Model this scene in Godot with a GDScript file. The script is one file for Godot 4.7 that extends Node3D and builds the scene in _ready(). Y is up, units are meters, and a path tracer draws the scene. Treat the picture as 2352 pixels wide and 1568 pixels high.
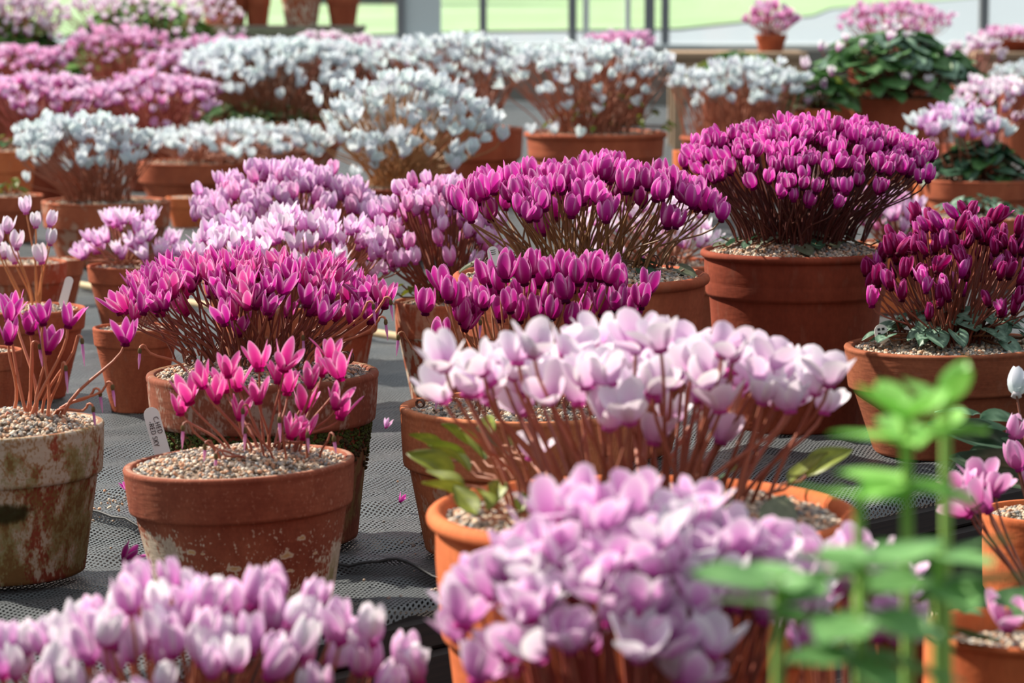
extends Node3D

# Frame geometry: the lens is 105 mm on a 36 x 24 sensor; the bench top is y = 0.
const FOCAL := 6860.0
const EYE := 0.416
const PITCH := 0.11667
var rng := RandomNumberGenerator.new()
var mats := {}
var taken := {}
var grit_mesh: ArrayMesh
var flower_meshes := {}
var leaf_meshes := {}


func _ready():
	rng.seed = 20240917
	# ---- camera
	var cam := Camera3D.new()
	cam.name = "camera"
	cam.position = Vector3(0, EYE, 0)
	cam.rotation.x = -PITCH
	cam.near = 0.05
	cam.far = 400.0
	var lens := CameraAttributesPhysical.new()
	lens.frustum_focal_length = 105.0
	lens.frustum_focus_distance = 2.42
	lens.frustum_near = 0.05
	lens.frustum_far = 400.0
	lens.exposure_aperture = 15.0
	cam.attributes = lens
	cam.fov = 13.04
	add_child(cam)
	cam.current = true
	# ---- sky
	var sky_mat := ProceduralSkyMaterial.new()
	sky_mat.sky_top_color = Color(0.95, 0.98, 1.0)
	sky_mat.sky_horizon_color = Color(0.58, 0.62, 0.65)
	sky_mat.ground_horizon_color = Color(0.40, 0.42, 0.38)
	sky_mat.ground_bottom_color = Color(0.30, 0.31, 0.28)
	sky_mat.sky_curve = 0.5
	sky_mat.sky_energy_multiplier = 1.0
	sky_mat.ground_energy_multiplier = 0.6
	var sky := Sky.new()
	sky.sky_material = sky_mat
	var env := Environment.new()
	env.background_mode = Environment.BG_SKY
	env.sky = sky
	env.tonemap_mode = Environment.TONE_MAPPER_LINEAR
	env.tonemap_exposure = 1.0
	env.sdfgi_enabled = true
	env.ssao_enabled = true
	env.ssil_enabled = true
	var we := WorldEnvironment.new()
	we.name = "environment"
	we.environment = env
	add_child(we)
	# ---- sun: from the left, a little behind the pots
	var sun := DirectionalLight3D.new()
	sun.name = "sun"
	sun.light_color = Color(1.0, 0.96, 0.90)
	sun.light_energy = 2.9
	sun.light_angular_distance = 0.8
	sun.shadow_enabled = true
	sun.sky_mode = DirectionalLight3D.SKY_MODE_LIGHT_ONLY
	add_child(sun)
	sun.look_at_from_position(Vector3(-0.80, 0.80, -0.50), Vector3.ZERO)

	make_materials()
	build_setting()
	build_bench()
	build_front_pots()
	build_middle_pots()
	build_back_pots()
	build_leafy_stems()
	build_small_things()


# ------------------------------------------------------------------ helpers

func drop(py: float) -> float:          # slope of the sight line through that row of the frame
	return tan(atan((py - 784.0) / FOCAL) + PITCH)


func spot(px: float, py: float, d: float) -> Vector3:
	return Vector3((px - 1176.0) * d / FOCAL, EYE - d * drop(py), -d)


func lin(c: Color) -> Color:
	return c.srgb_to_linear()


func rgb(r: float, g: float, b: float) -> Color:
	return Color(r / 255.0, g / 255.0, b / 255.0)


func numbered(called: String) -> String:
	taken[called] = taken.get(called, -1) + 1
	return called if taken[called] == 0 else "%s_%03d" % [called, taken[called]]


func thing(called: String, label: String, category: String, at := Vector3.ZERO, group := "") -> Node3D:
	var o := Node3D.new()
	o.name = numbered(called)
	add_child(o)
	o.position = at
	o.set_meta("label", label)
	o.set_meta("category", category)
	if group != "":
		o.set_meta("group", group)
	return o


func part(called: String, mesh: Mesh, mat: Material, parent: Node, xf := Transform3D()) -> MeshInstance3D:
	var o := MeshInstance3D.new()
	o.name = called
	o.mesh = mesh
	o.material_override = mat
	o.transform = xf
	parent.add_child(o, true)
	return o


func single(called: String, mesh: Mesh, mat: Material, label: String, category: String, xf := Transform3D(), group := "") -> MeshInstance3D:
	var o := part(numbered(called), mesh, mat, self, xf)
	o.set_meta("label", label)
	o.set_meta("category", category)
	if group != "":
		o.set_meta("group", group)
	return o


func struct(called: String, mesh: Mesh, mat: Material, label: String, xf := Transform3D()) -> MeshInstance3D:
	var o := part(called, mesh, mat, self, xf)
	o.set_meta("kind", "structure")
	o.set_meta("label", label)
	return o


class Shape:
	var v := PackedVector3Array()
	var n := PackedVector3Array()
	var uv := PackedVector2Array()
	var c := PackedColorArray()
	var i := PackedInt32Array()

	# rows x cols points, row after row; closed joins the last column to the first
	func grid(pts: PackedVector3Array, cols: int, colors: PackedColorArray, uvs := PackedVector2Array(), closed := false) -> void:
		var first := v.size()
		var rows := pts.size() / cols
		var nn := PackedVector3Array()
		nn.resize(pts.size())
		var last := cols if closed else cols - 1
		for r in rows - 1:
			for k in last:
				var a := r * cols + k
				var b := r * cols + (k + 1) % cols
				var d := a + cols
				var e := b + cols
				i.append_array(PackedInt32Array([first + a, first + d, first + b, first + b, first + d, first + e]))
				var f := (pts[b] - pts[a]).cross(pts[d] - pts[a]) + (pts[e] - pts[b]).cross(pts[d] - pts[b])
				nn[a] += f
				nn[b] += f
				nn[d] += f
				nn[e] += f
		for k in nn.size():
			nn[k] = nn[k].normalized() if nn[k].length_squared() > 1e-24 else Vector3.UP
		v.append_array(pts)
		n.append_array(nn)
		c.append_array(colors)
		if uvs.size() == pts.size():
			uv.append_array(uvs)
		else:
			uv.resize(v.size())

	func tube(path: PackedVector3Array, radii: PackedFloat32Array, sides: int, col: Color, col2: Color) -> void:
		var pts := PackedVector3Array()
		var cols := PackedColorArray()
		var side := Vector3.RIGHT
		for k in path.size():
			var t := (path[mini(k + 1, path.size() - 1)] - path[maxi(k - 1, 0)]).normalized()
			side = (side - t * side.dot(t))
			if side.length_squared() < 1e-6:
				side = t.cross(Vector3(0.3, 0.2, 0.9))
			side = side.normalized()
			var up := t.cross(side)
			for s in sides:
				var a := TAU * s / sides
				pts.append(path[k] + (side * cos(a) + up * sin(a)) * radii[k])
				cols.append(col.lerp(col2, float(k) / maxi(path.size() - 1, 1)))
		grid(pts, sides, cols, PackedVector2Array(), true)

	func quad(a: Vector3, b: Vector3, d: Vector3, e: Vector3, col: Color) -> void:
		grid(PackedVector3Array([a, b, e, d]), 2, PackedColorArray([col, col, col, col]), PackedVector2Array([Vector2(0, 0), Vector2(1, 0), Vector2(0, 1), Vector2(1, 1)]))

	func box(lo: Vector3, hi: Vector3, bev: float, col := Color.WHITE) -> void:
		# bevelled box: three slabs share the chamfers
		var m := (lo + hi) / 2.0
		var h := (hi - lo) / 2.0
		for ax in 3:
			for sg in [-1.0, 1.0]:
				var u := (ax + 1) % 3
				var w := (ax + 2) % 3
				var pts := PackedVector3Array()
				for q in [[-1, -1], [1, -1], [1, 1], [-1, 1]]:
					var p := Vector3()
					p[ax] = sg * h[ax]
					p[u] = q[0] * (h[u] - bev)
					p[w] = q[1] * (h[w] - bev)
					pts.append(m + p)
				if sg > 0:
					quad(pts[0], pts[1], pts[2], pts[3], col)
				else:
					quad(pts[1], pts[0], pts[3], pts[2], col)
				for sg2 in [-1.0, 1.0]:
					var p0 := Vector3()
					var p1 := Vector3()
					p0[ax] = sg * h[ax]
					p0[u] = sg2 * (h[u] - bev)
					p0[w] = -(h[w] - bev)
					p1[ax] = sg * (h[ax] - bev)
					p1[u] = sg2 * h[u]
					p1[w] = -(h[w] - bev)
					var p2 := p1
					var p3 := p0
					p2[w] = h[w] - bev
					p3[w] = h[w] - bev
					if sg * sg2 > 0:
						quad(m + p0, m + p1, m + p2, m + p3, col)
					else:
						quad(m + p1, m + p0, m + p3, m + p2, col)

	func build() -> ArrayMesh:
		var arr := []
		arr.resize(Mesh.ARRAY_MAX)
		arr[Mesh.ARRAY_VERTEX] = v
		arr[Mesh.ARRAY_NORMAL] = n
		arr[Mesh.ARRAY_TEX_UV] = uv
		arr[Mesh.ARRAY_COLOR] = c
		arr[Mesh.ARRAY_INDEX] = i
		var me := ArrayMesh.new()
		me.add_surface_from_arrays(Mesh.PRIMITIVE_TRIANGLES, arr)
		return me


func box_mesh(size: Vector3, bev := 0.003) -> ArrayMesh:
	var s := Shape.new()
	s.box(-size / 2.0, size / 2.0, bev)
	return s.build()


# ------------------------------------------------------------------ materials

func plain(c: Color, rough := 0.8) -> StandardMaterial3D:
	var m := StandardMaterial3D.new()
	m.albedo_color = c
	m.roughness = rough
	return m


func vertex_mat(rough: float, back: float) -> StandardMaterial3D:
	var m := plain(Color.WHITE, rough)
	m.vertex_color_use_as_albedo = true
	m.cull_mode = BaseMaterial3D.CULL_DISABLED
	if back > 0.0:
		m.backlight_enabled = true
		m.backlight = Color(back, back, back)
	return m


func noise(freq: float, octaves := 4, sd := 1) -> FastNoiseLite:
	var f := FastNoiseLite.new()
	f.noise_type = FastNoiseLite.TYPE_SIMPLEX_SMOOTH
	f.frequency = freq
	f.fractal_octaves = octaves
	f.seed = sd
	return f


func noise_tex(freq: float, octaves: int, sd: int, size := 256) -> NoiseTexture2D:
	var t := NoiseTexture2D.new()
	t.width = size
	t.height = size
	t.seamless = true
	t.noise = noise(freq, octaves, sd)
	return t


func ramp_tex(freq: float, octaves: int, sd: int, stops: Array, cols: Array, size := 256) -> NoiseTexture2D:
	var t := noise_tex(freq, octaves, sd, size)
	var g := Gradient.new()
	g.offsets = PackedFloat32Array(stops)
	g.colors = PackedColorArray(cols)
	t.color_ramp = g
	return t


func make_materials():
	mats.petal = vertex_mat(0.6, 0.85)
	mats.petal.metallic_specular = 0.22
	mats.stem = vertex_mat(0.55, 0.15)
	mats.leaf = vertex_mat(0.5, 0.7)
	mats.grit = vertex_mat(0.85, 0.0)
	mats.bed = vertex_mat(0.95, 0.0)
	mats.moss = vertex_mat(0.95, 0.0)
	var grain := noise_tex(0.09, 4, 77, 256)
	mats.grain = grain
	for spec in [["clean", 1], ["orange", 2], ["dusty", 3], ["dark", 4], ["lime_low", 5], ["crusted", 6], ["mossy", 7], ["peeling", 8], ["worn", 9], ["brown", 10]]:
		var m := plain(Color.WHITE, 0.82)
		m.albedo_texture = pot_texture(spec[0], spec[1])
		m.heightmap_enabled = true
		m.heightmap_texture = grain
		m.heightmap_scale = 0.022
		m.heightmap_flip_texture = false
		m.metallic_specular = 0.25
		mats[spec[0]] = m
	# woven shade netting with open holes
	var net := plain(rgb(120, 126, 129), 0.42)
	net.albedo_texture = net_texture()
	net.transparency = BaseMaterial3D.TRANSPARENCY_ALPHA_SCISSOR
	net.alpha_scissor_threshold = 0.5
	net.cull_mode = BaseMaterial3D.CULL_DISABLED
	mats.net = net
	mats.cord = plain(rgb(38, 38, 40), 0.6)
	var wood := plain(Color.WHITE, 0.7)
	wood.albedo_texture = wood_texture(rgb(52, 40, 36), rgb(30, 24, 24))
	wood.uv1_scale = Vector3(1, 1, 1)
	mats.dark_wood = wood
	var pale := plain(Color.WHITE, 0.8)
	pale.albedo_texture = wood_texture(rgb(178, 152, 124), rgb(140, 116, 92))
	mats.pale_wood = pale
	var grey := plain(Color.WHITE, 0.85)
	grey.albedo_texture = wood_texture(rgb(150, 146, 128), rgb(120, 118, 102))
	mats.grey_wood = grey
	mats.tag = plain(rgb(236, 236, 232), 0.45)
	mats.ink = plain(rgb(26, 24, 28), 0.6)
	mats.frame_dark = plain(rgb(122, 126, 130), 0.6)
	mats.frame_pale = plain(rgb(214, 222, 220), 0.6)
	var glass := plain(Color(0.92, 0.97, 0.97, 0.06), 0.05)
	glass.transparency = BaseMaterial3D.TRANSPARENCY_ALPHA
	glass.cull_mode = BaseMaterial3D.CULL_DISABLED
	mats.glass = glass
	var lawn := plain(Color.WHITE, 0.95)
	lawn.albedo_texture = ramp_tex(0.02, 4, 31, [0.2, 0.8], [rgb(142, 176, 122), rgb(164, 196, 148)])
	lawn.uv1_triplanar = true
	lawn.uv1_world_triplanar = true
	lawn.uv1_scale = Vector3(0.08, 0.08, 0.08)
	mats.lawn = lawn
	mats.path = plain(rgb(148, 160, 168), 0.9)
	mats.hedge = vertex_mat(0.9, 0.2)
	mats.concrete = plain(rgb(120, 118, 112), 0.9)


func wood_texture(a: Color, b: Color) -> ImageTexture:
	var w := 256
	var img := Image.create(w, w, false, Image.FORMAT_RGB8)
	var f := noise(1.0, 4, 12)
	for y in w:
		for x in w:
			var k := clampf(0.5 + 0.7 * f.get_noise_2d(x * 0.01, y * 0.16) + 0.2 * f.get_noise_2d(x * 0.05 + 90, y * 0.6), 0, 1)
			img.set_pixel(x, y, a.lerp(b, k))
	return ImageTexture.create_from_image(img)


func net_texture() -> ImageTexture:
	var w := 64
	var img := Image.create(w, w, false, Image.FORMAT_RGBA8)
	for y in w:
		for x in w:
			var dx := absf(x / float(w - 1) - 0.5)
			var dy := absf(y / float(w - 1) - 0.5)
			var hole := pow(dx / 0.30, 3.0) + pow(dy / 0.34, 3.0) < 1.0
			var k := 0.78 + 0.22 * sin(x * TAU / 8.0) * (1.0 if dy > 0.33 else 0.0) + 0.16 * sin(y * TAU / 8.0)
			img.set_pixel(x, y, Color(k, k, k, 0.0 if hole else 1.0))
	return ImageTexture.create_from_image(img)


func sm(a: float, b: float, x: float) -> float:
	return smoothstep(a, b, x)


# fired clay as it weathers: v is the height on the pot (0 foot, 1 lip), u runs round it, 0.5 towards the front
func pot_texture(kind: String, sd: int) -> ImageTexture:
	var fine: bool = kind in ["lime_low", "crusted", "mossy", "peeling"]
	var w := 1024 if fine else 512
	var h := 512 if fine else 256
	var img := Image.create(w, h, false, Image.FORMAT_RGB8)
	var big := noise(1.3, 3, sd * 10 + 1)
	var mid := noise(5.0, 4, sd * 10 + 2)
	var tiny := noise(26.0, 2, sd * 10 + 3)
	var clay_a := rgb(174, 97, 68)
	var clay_b := rgb(147, 74, 51)
	if kind == "orange":
		clay_a = rgb(206, 116, 72)
		clay_b = rgb(192, 100, 60)
	elif kind == "dark":
		clay_a = rgb(146, 72, 50)
		clay_b = rgb(122, 56, 39)
	elif kind == "worn":
		clay_a = rgb(194, 122, 84)
		clay_b = rgb(170, 98, 66)
	elif kind == "brown":
		clay_a = rgb(158, 94, 66)
		clay_b = rgb(130, 72, 50)
	elif kind == "mossy":
		clay_a = rgb(142, 82, 62)
		clay_b = rgb(108, 60, 46)
	elif kind == "crusted":
		clay_a = rgb(140, 70, 52)
		clay_b = rgb(108, 48, 36)
	elif kind == "lime_low":
		clay_a = rgb(150, 88, 66)
		clay_b = rgb(122, 63, 47)
	var chalk := rgb(196, 186, 168)
	var algae := rgb(112, 106, 58)
	for y in h:
		var v := 1.0 - (y + 0.5) / h
		for x in w:
			var u := (x + 0.5) / w
			var p := Vector3(cos(u * TAU), v * 0.9, sin(u * TAU))
			var nb := big.get_noise_3dv(p)
			var nm := mid.get_noise_3dv(p)
			var nt := tiny.get_noise_3dv(p)
			var c := clay_a.lerp(clay_b, clampf(0.5 + nb * 0.8 + nm * 0.4, 0, 1))
			c = c * (1.0 + nt * 0.07)
			match kind:
				"clean", "orange", "dark", "brown":
					c = c.lerp(chalk, 0.10 * sm(0.25, 0.6, nm))
				"dusty":
					c = c.lerp(chalk, 0.5 * sm(0.0, 0.5, nm + nb * 0.5))
				"worn":
					c = c.lerp(chalk, (0.12 if v > 0.57 else 0.55) * sm(0.0, 0.5, nm + nb * 0.4 + nt * 0.5))
				"lime_low":
					# chalky bloom low on the left, along the foot and at the right edge; small lichen spots
					var zone := maxf(maxf(sm(0.15, 0.01, absf(u - 0.345)) * sm(0.68, 0.50, v), sm(0.36, 0.10, v + absf(u - 0.52) * 0.6)), sm(0.09, 0.0, absf(u - 0.71)) * sm(0.58, 0.30, v))
					var k := sm(0.36, 0.58, zone * 0.80 + nm * 0.50 + nt * 0.34)
					c = c.lerp(chalk * (0.95 + 0.1 * nt), 0.85 * k * (1.0 if v < 0.64 else 0.15))
					c = c.lerp(chalk, 0.80 * sm(0.47, 0.54, nt + nm * 0.35) * (1.0 if v < 0.62 else 0.25))
					for q in [[0.50, 0.36, 0.013], [0.585, 0.42, 0.014], [0.59, 0.31, 0.007], [0.565, 0.29, 0.006], [0.61, 0.53, 0.008], [0.43, 0.48, 0.009], [0.57, 0.23, 0.008], [0.64, 0.40, 0.008], [0.45, 0.47, 0.005]]:
						var r := Vector2((u - q[0]) * 1.9, v - q[1]).length() * (1.0 + nm * 0.9 + nt * 0.5)
						c = c.lerp(chalk.lerp(rgb(190, 160, 110), sm(0.9, 0.2, r / q[2] / 1.6)), sm(1.9, 1.5, r / q[2]) * 0.9)
					c = c.lerp(algae, 0.6 * sm(0.05, 0.0, absf(u - 0.70)) * sm(0.4, 0.2, v) * sm(-0.1, 0.3, nm))
				"crusted":
					var k2 := sm(-0.22, 0.22, nm + nb * 0.3 + nt * 0.35 + (0.40 if v > 0.66 else 0.14) - 0.6 * sm(0.14, 0.0, v))
					c = c.lerp(rgb(150, 126, 92).lerp(rgb(182, 176, 158), sm(-0.1, 0.4, nt + nm + (0.25 if v > 0.66 else 0.0))), 0.88 * k2)
					c = c.lerp(algae, 0.6 * sm(0.0, 0.4, nb * 0.8 - nm * 0.6 + nt * 0.4 + 0.06 - 0.4 * sm(0.85, 0.95, v)))
					c = c.lerp(rgb(40, 38, 18), 0.85 * sm(0.09, 0.04, Vector2((u - 0.53) * 1.6, v - 0.50).length() + nm * 0.03))
				"mossy":
					if v > 0.69:
						c = c.lerp(rgb(170, 158, 146), 0.70 * sm(-0.15, 0.45, nm * 0.8 + nt * 0.5 + nb * 0.4 - 0.2 * sm(0.94, 1.0, v)))
					else:
						c = c.lerp(rgb(168, 140, 100), 0.6 * sm(-0.2, 0.3, nm + nt * 0.3))
						c = c.lerp(algae, 0.6 * sm(-0.1, 0.4, nb + nm * 0.4))
				"peeling":
					if v > 0.66:
						c = c.lerp(rgb(206, 176, 150), 0.55 * sm(-0.25, 0.3, nm + nb * 0.3))
					else:
						c = c.lerp(rgb(208, 202, 184), 0.9 * sm(0.02, 0.14, nm + nt * 0.2))
			img.set_pixel(x, y, c)
	return ImageTexture.create_from_image(img)


# ------------------------------------------------------------------ pots

# style "band": flat collar; style "rolled": round lip over a grooved collar
func pot_profile(style: String, r: float, h: float, foot: float, collar: float) -> Array:
	var p := []
	var rb := r * foot
	var yb := h * (1.0 - collar)
	p.append_array([Vector2(0.0, 0.0), Vector2(rb * 0.6, 0.0), Vector2(rb * 0.965, 0.0), Vector2(rb * 0.99, h * 0.008), Vector2(rb, h * 0.03)])
	if style == "band":
		var rn := r * 0.915
		for k in 4:
			var t := (k + 1) / 4.0
			p.append(Vector2(lerpf(rb, rn, t), lerpf(h * 0.03, yb - h * 0.012, t)))
		p.append_array([Vector2(rn + 0.0005, yb), Vector2(r * 0.945, yb + h * 0.002), Vector2(r * 0.962, yb + h * 0.012), Vector2(r * 0.968, yb + h * 0.03)])
		p.append_array([Vector2(r * 0.984, lerpf(yb, h, 0.5)), Vector2(r * 0.993, h * 0.935), Vector2(r * 0.990, h * 0.95), Vector2(r * 0.998, h * 0.965), Vector2(r, h * 0.982), Vector2(r * 0.992, h * 0.995), Vector2(r * 0.975, h)])
		p.append_array([Vector2(r * 0.94, h), Vector2(r * 0.922, h * 0.994), Vector2(r * 0.91, h * 0.97), Vector2(r * 0.89, h * 0.7)])
	else:
		var rn2 := r * 0.90
		for k in 4:
			var t := (k + 1) / 4.0
			p.append(Vector2(lerpf(rb, rn2, pow(t, 0.85)), lerpf(h * 0.03, yb - h * 0.01, t)))
		var lip := r * 0.042
		p.append_array([Vector2(rn2 + 0.0005, yb), Vector2(r * 0.928, yb + h * 0.004), Vector2(r * 0.94, yb + h * 0.02), Vector2(r * 0.945, lerpf(yb, h, 0.30)), Vector2(r * 0.940, lerpf(yb, h, 0.325)), Vector2(r * 0.946, lerpf(yb, h, 0.35)), Vector2(r * 0.957, lerpf(yb, h, 0.60)), Vector2(r * 0.957, h - lip * 2.3)])
		for k in 9:
			var a := -PI / 2.0 + PI * 1.1 * k / 8.0
			p.append(Vector2(r - lip + cos(a) * lip, h - lip + sin(a) * lip))
		p.append_array([Vector2(r * 0.915, h - lip * 0.7), Vector2(r * 0.90, h - lip * 2.0), Vector2(r * 0.88, h * 0.7)])
	return p


func lathe(prof: Array, h: float, seg: int, wob := 0.0) -> ArrayMesh:
	var s := Shape.new()
	var pts := PackedVector3Array()
	var cols := PackedColorArray()
	var uvs := PackedVector2Array()
	for q in prof:
		for k in seg + 1:
			var u := float(k) / seg
			var a := u * TAU - PI / 2.0
			var rr: float = q.x * (1.0 + wob * sin(a * 2.0 + 0.7))
			# u = 0.5 faces +z, the side of the camera
			pts.append(Vector3(cos(a) * rr, q.y, sin(a) * rr))
			cols.append(Color.WHITE)
			uvs.append(Vector2(1.0 - u, 1.0 - q.y / h))
	s.grid(pts, seg + 1, cols, uvs)
	return s.build()


func stone_mesh() -> ArrayMesh:
	var s := Shape.new()
	var pts := PackedVector3Array()
	var cols := PackedColorArray()
	var prof := [Vector2(0.05, -0.42), Vector2(0.72, -0.3), Vector2(0.98, 0.08), Vector2(0.6, 0.42), Vector2(0.05, 0.5)]
	for q in prof:
		for k in 6:
			var a: float = TAU * k / 6.0 + q.y * 1.3
			var r: float = q.x * (0.5 + 0.09 * sin(k * 2.3 + q.y * 5.0))
			pts.append(Vector3(cos(a) * r, q.y, sin(a) * r * 0.8))
			cols.append(Color.WHITE)
	s.grid(pts, 6, cols, PackedVector2Array(), true)
	return s.build()


const GRIT := ["d2b89c", "b39e8a", "9a9088", "c99c7c", "7c766f", "e2d2bd", "a8a299", "bf8d6e", "8d8f8f", "d8c4ae"]


func grit_on(parent: Node, spread_: Callable, count: int, size: float) -> void:
	if grit_mesh == null:
		grit_mesh = stone_mesh()
	var mm := MultiMesh.new()
	mm.transform_format = MultiMesh.TRANSFORM_3D
	mm.use_colors = true
	mm.mesh = grit_mesh
	mm.instance_count = count
	for k in count:
		var p: Vector3 = spread_.call()
		var b := Basis.from_euler(Vector3(rng.randf() * TAU, rng.randf() * TAU, rng.randf() * TAU)).scaled(Vector3.ONE * size * rng.randf_range(0.55, 1.35))
		mm.set_instance_transform(k, Transform3D(b, p))
		mm.set_instance_color(k, lin(Color(GRIT[rng.randi() % GRIT.size()])) * rng.randf_range(0.8, 1.1))
	var o := MultiMeshInstance3D.new()
	o.name = "grit"
	o.multimesh = mm
	o.material_override = mats.grit
	o.set_meta("kind", "stuff")
	parent.add_child(o, true)


# a pot with its bed of grit. spec: x, d (distance), r, h, style, mat, foot, collar, tilt, mound, grit (stones), size
func pot(spec: Dictionary, label: String, category := "potted plant", called := "potted_cyclamen", group := "") -> Node3D:
	var base: float = spec.get("base", 0.0)
	var o := thing(called, label, category, Vector3(spec.x, base, -spec.d), group)
	o.rotation = Vector3(spec.get("lean", 0.0), 0, spec.get("tilt", 0.0))
	var r: float = spec.r
	var h: float = spec.h
	var seg: int = spec.get("seg", 56)
	var prof := pot_profile(spec.get("style", "band"), r, h, spec.get("foot", 0.74), spec.get("collar", 0.34))
	part("pot", lathe(prof, h, seg, 0.006), mats[spec.get("mat", "clean")], o, Transform3D(Basis(Vector3.UP, spec.get("turn", 0.0)), Vector3.ZERO))
	# bed of grit
	var rin := r * 0.925
	var mound: float = spec.get("mound", 0.004)
	var top: float = h - spec.get("sunk", 0.004)
	var s := Shape.new()
	var pts := PackedVector3Array()
	var cols := PackedColorArray()
	for ring in 6:
		var q := 1.0 - ring / 5.0
		for k in 24:
			var a := TAU * k / 24.0
			pts.append(Vector3(cos(a) * rin * q, top - 0.0025 + mound * (1.0 - q * q), sin(a) * rin * q))
			cols.append(lin(rgb(118, 100, 84)))
	s.grid(pts, 24, cols, PackedVector2Array(), true)
	var bed := part("gravel_bed", s.build(), mats.bed, o)
	var size: float = spec.get("size", 0.0034)
	var count: int = spec.get("grit", int(minf(PI * rin * rin / (size * size) * 1.5, 5000)))
	grit_on(bed, func() -> Vector3:
		var q := sqrt(rng.randf())
		var a := rng.randf() * TAU
		return Vector3(cos(a) * q * (rin - 0.001), top - 0.0012 + mound * (1.0 - q * q) + rng.randf_range(-0.001, 0.0012), sin(a) * q * (rin - 0.001)), count, size)
	o.set_meta("crown", Vector3(0, top + mound, 0))
	return o


# rim centre at (px, py) and half width a, read at distance d
func measured(px: float, py: float, a: float, d: float, more := {}) -> Dictionary:
	var p := spot(px, py, d)
	var s := {"x": p.x, "d": d, "r": a * d / FOCAL, "h": p.y - more.get("base", 0.0)}
	s.merge(more, true)
	return s


# ------------------------------------------------------------------ flowers

# petal kinds: length, half width, ring radius, bulge, flare, cup, twist, tip (0.4 round .. 0.9 pointed)
const PETALS := {
	"slim": {"l": 0.0174, "w": 0.0039, "r0": 0.0026, "bulge": 0.0016, "flare": 0.0066, "cup": 0.25, "twist": 0.6, "tip": 0.70},
	"tulip": {"l": 0.0195, "w": 0.0044, "r0": 0.0026, "bulge": 0.0036, "flare": 0.0022, "cup": 0.42, "twist": 0.3, "tip": 0.60},
	"broad": {"l": 0.0156, "w": 0.0063, "r0": 0.0030, "bulge": 0.0026, "flare": 0.0082, "cup": 0.38, "twist": 0.6, "tip": 0.40},
	"squat": {"l": 0.0138, "w": 0.0034, "r0": 0.0024, "bulge": 0.0030, "flare": 0.0024, "cup": 0.40, "twist": 0.35, "tip": 0.45},
	"closed": {"l": 0.0190, "w": 0.0040, "r0": 0.0024, "bulge": 0.0026, "flare": -0.0004, "cup": 0.7, "twist": 0.6, "tip": 0.55},
	"loose": {"l": 0.0190, "w": 0.0056, "r0": 0.0030, "bulge": 0.0030, "flare": 0.0062, "cup": 0.2, "twist": 0.9, "tip": 0.55},
}
# colours: nose, foot of the petal, middle, tip, rim
const TINTS := {
	"magenta": ["6e0044", "980670", "c6269c", "d054b2", "eebadf"],
	"hot": ["a00860", "b81478", "e0409e", "e66eb8", "fac8e6"],
	"plum": ["500038", "8a0862", "be2292", "c848a6", "eebae2"],
	"violet": ["740650", "a81480", "d836b2", "e064c2", "f2b6e2"],
	"wine": ["480024", "6e0038", "980a58", "a21a6a", "cc68ac"],
	"pink": ["b84898", "cf80c4", "e6b2e2", "f0ceee", "f8eaf8"],
	"blush": ["c05aa4", "dc9cd4", "eed2ec", "f4e6f5", "faf6fb"],
	"rose": ["b03a90", "c850a4", "e494cc", "eeb4de", "f8d8f0"],
	"shell": ["cc58a8", "dca0d4", "ecdaee", "f5f2f8", "fcfbfd"],
	"mauve": ["c03c94", "c468b4", "e0a2d8", "f0cdec", "fbeffa"],
	"white": ["d0c8d0", "d4dee2", "dae5e9", "e0e9ed", "e8eff2"],
	"milk": ["d0a8c0", "d8d6de", "dce2e8", "e0e8ee", "e8eef2"],
}


func petal_mesh(kind: Dictionary, tint: Array, across: int, along: int, s: Shape, ang: float) -> void:
	var pts := PackedVector3Array()
	var cols := PackedColorArray()
	var out := Vector3(cos(ang), 0, sin(ang))
	var side := Vector3(-sin(ang), 0, cos(ang))
	var l: float = kind.l * rng.randf_range(0.92, 1.06)
	var fl: float = kind.flare * rng.randf_range(0.45, 1.5) + rng.randf_range(-0.0006, 0.0010)
	if rng.randf() < 0.10:
		fl += 0.35 * kind.l
	var tw: float = kind.twist * rng.randf_range(-0.6, 1.2)
	var lean := rng.randf_range(-0.12, 0.12)
	var e: float = kind.tip
	var peak: float = pow(0.6 / (0.6 + e), 0.6) * pow(e / (0.6 + e), e)
	for j in along + 1:
		var t := float(j) / along
		t = 1.0 - pow(1.0 - t, 1.35) if j < along else 1.0
		var w: float = kind.w * pow(t + 0.02, 0.6) * pow(maxf(1.0 - t, 0.0), e) / peak
		w = maxf(w, kind.w * 0.38 * (1.0 - t * 2.2))
		w = maxf(w, 0.0001)
		var r: float = kind.r0 + kind.bulge * sin(PI * pow(t, 0.75)) + fl * pow(t, 1.5)
		var mid := out * r + Vector3.UP * (l * t - 0.0008 * sin(PI * minf(t * 4.0, 1.0))) + side * lean * l * t * t
		var dir := side * cos(tw * t) + out * sin(tw * t)
		for k in across + 1:
			var q := 2.0 * k / across - 1.0
			pts.append(mid + dir * q * w - out * kind.cup * w * q * q * (1.0 - 0.5 * t))
			var c: Color = tint[1].lerp(tint[2], smoothstep(0.02, 0.5, t)).lerp(tint[3], smoothstep(0.45, 1.0, t))
			c = c.lerp(tint[4], 0.95 * pow(absf(q), 5.0) * smoothstep(0.15, 0.5, t) + 0.4 * smoothstep(0.9, 1.0, t))
			c = c.lerp(tint[1], 0.35 * (1.0 if across > 2 and absf(q) < 0.2 else 0.0) * (1.0 - t))
			cols.append(c)
	s.grid(pts, across + 1, cols)


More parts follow.
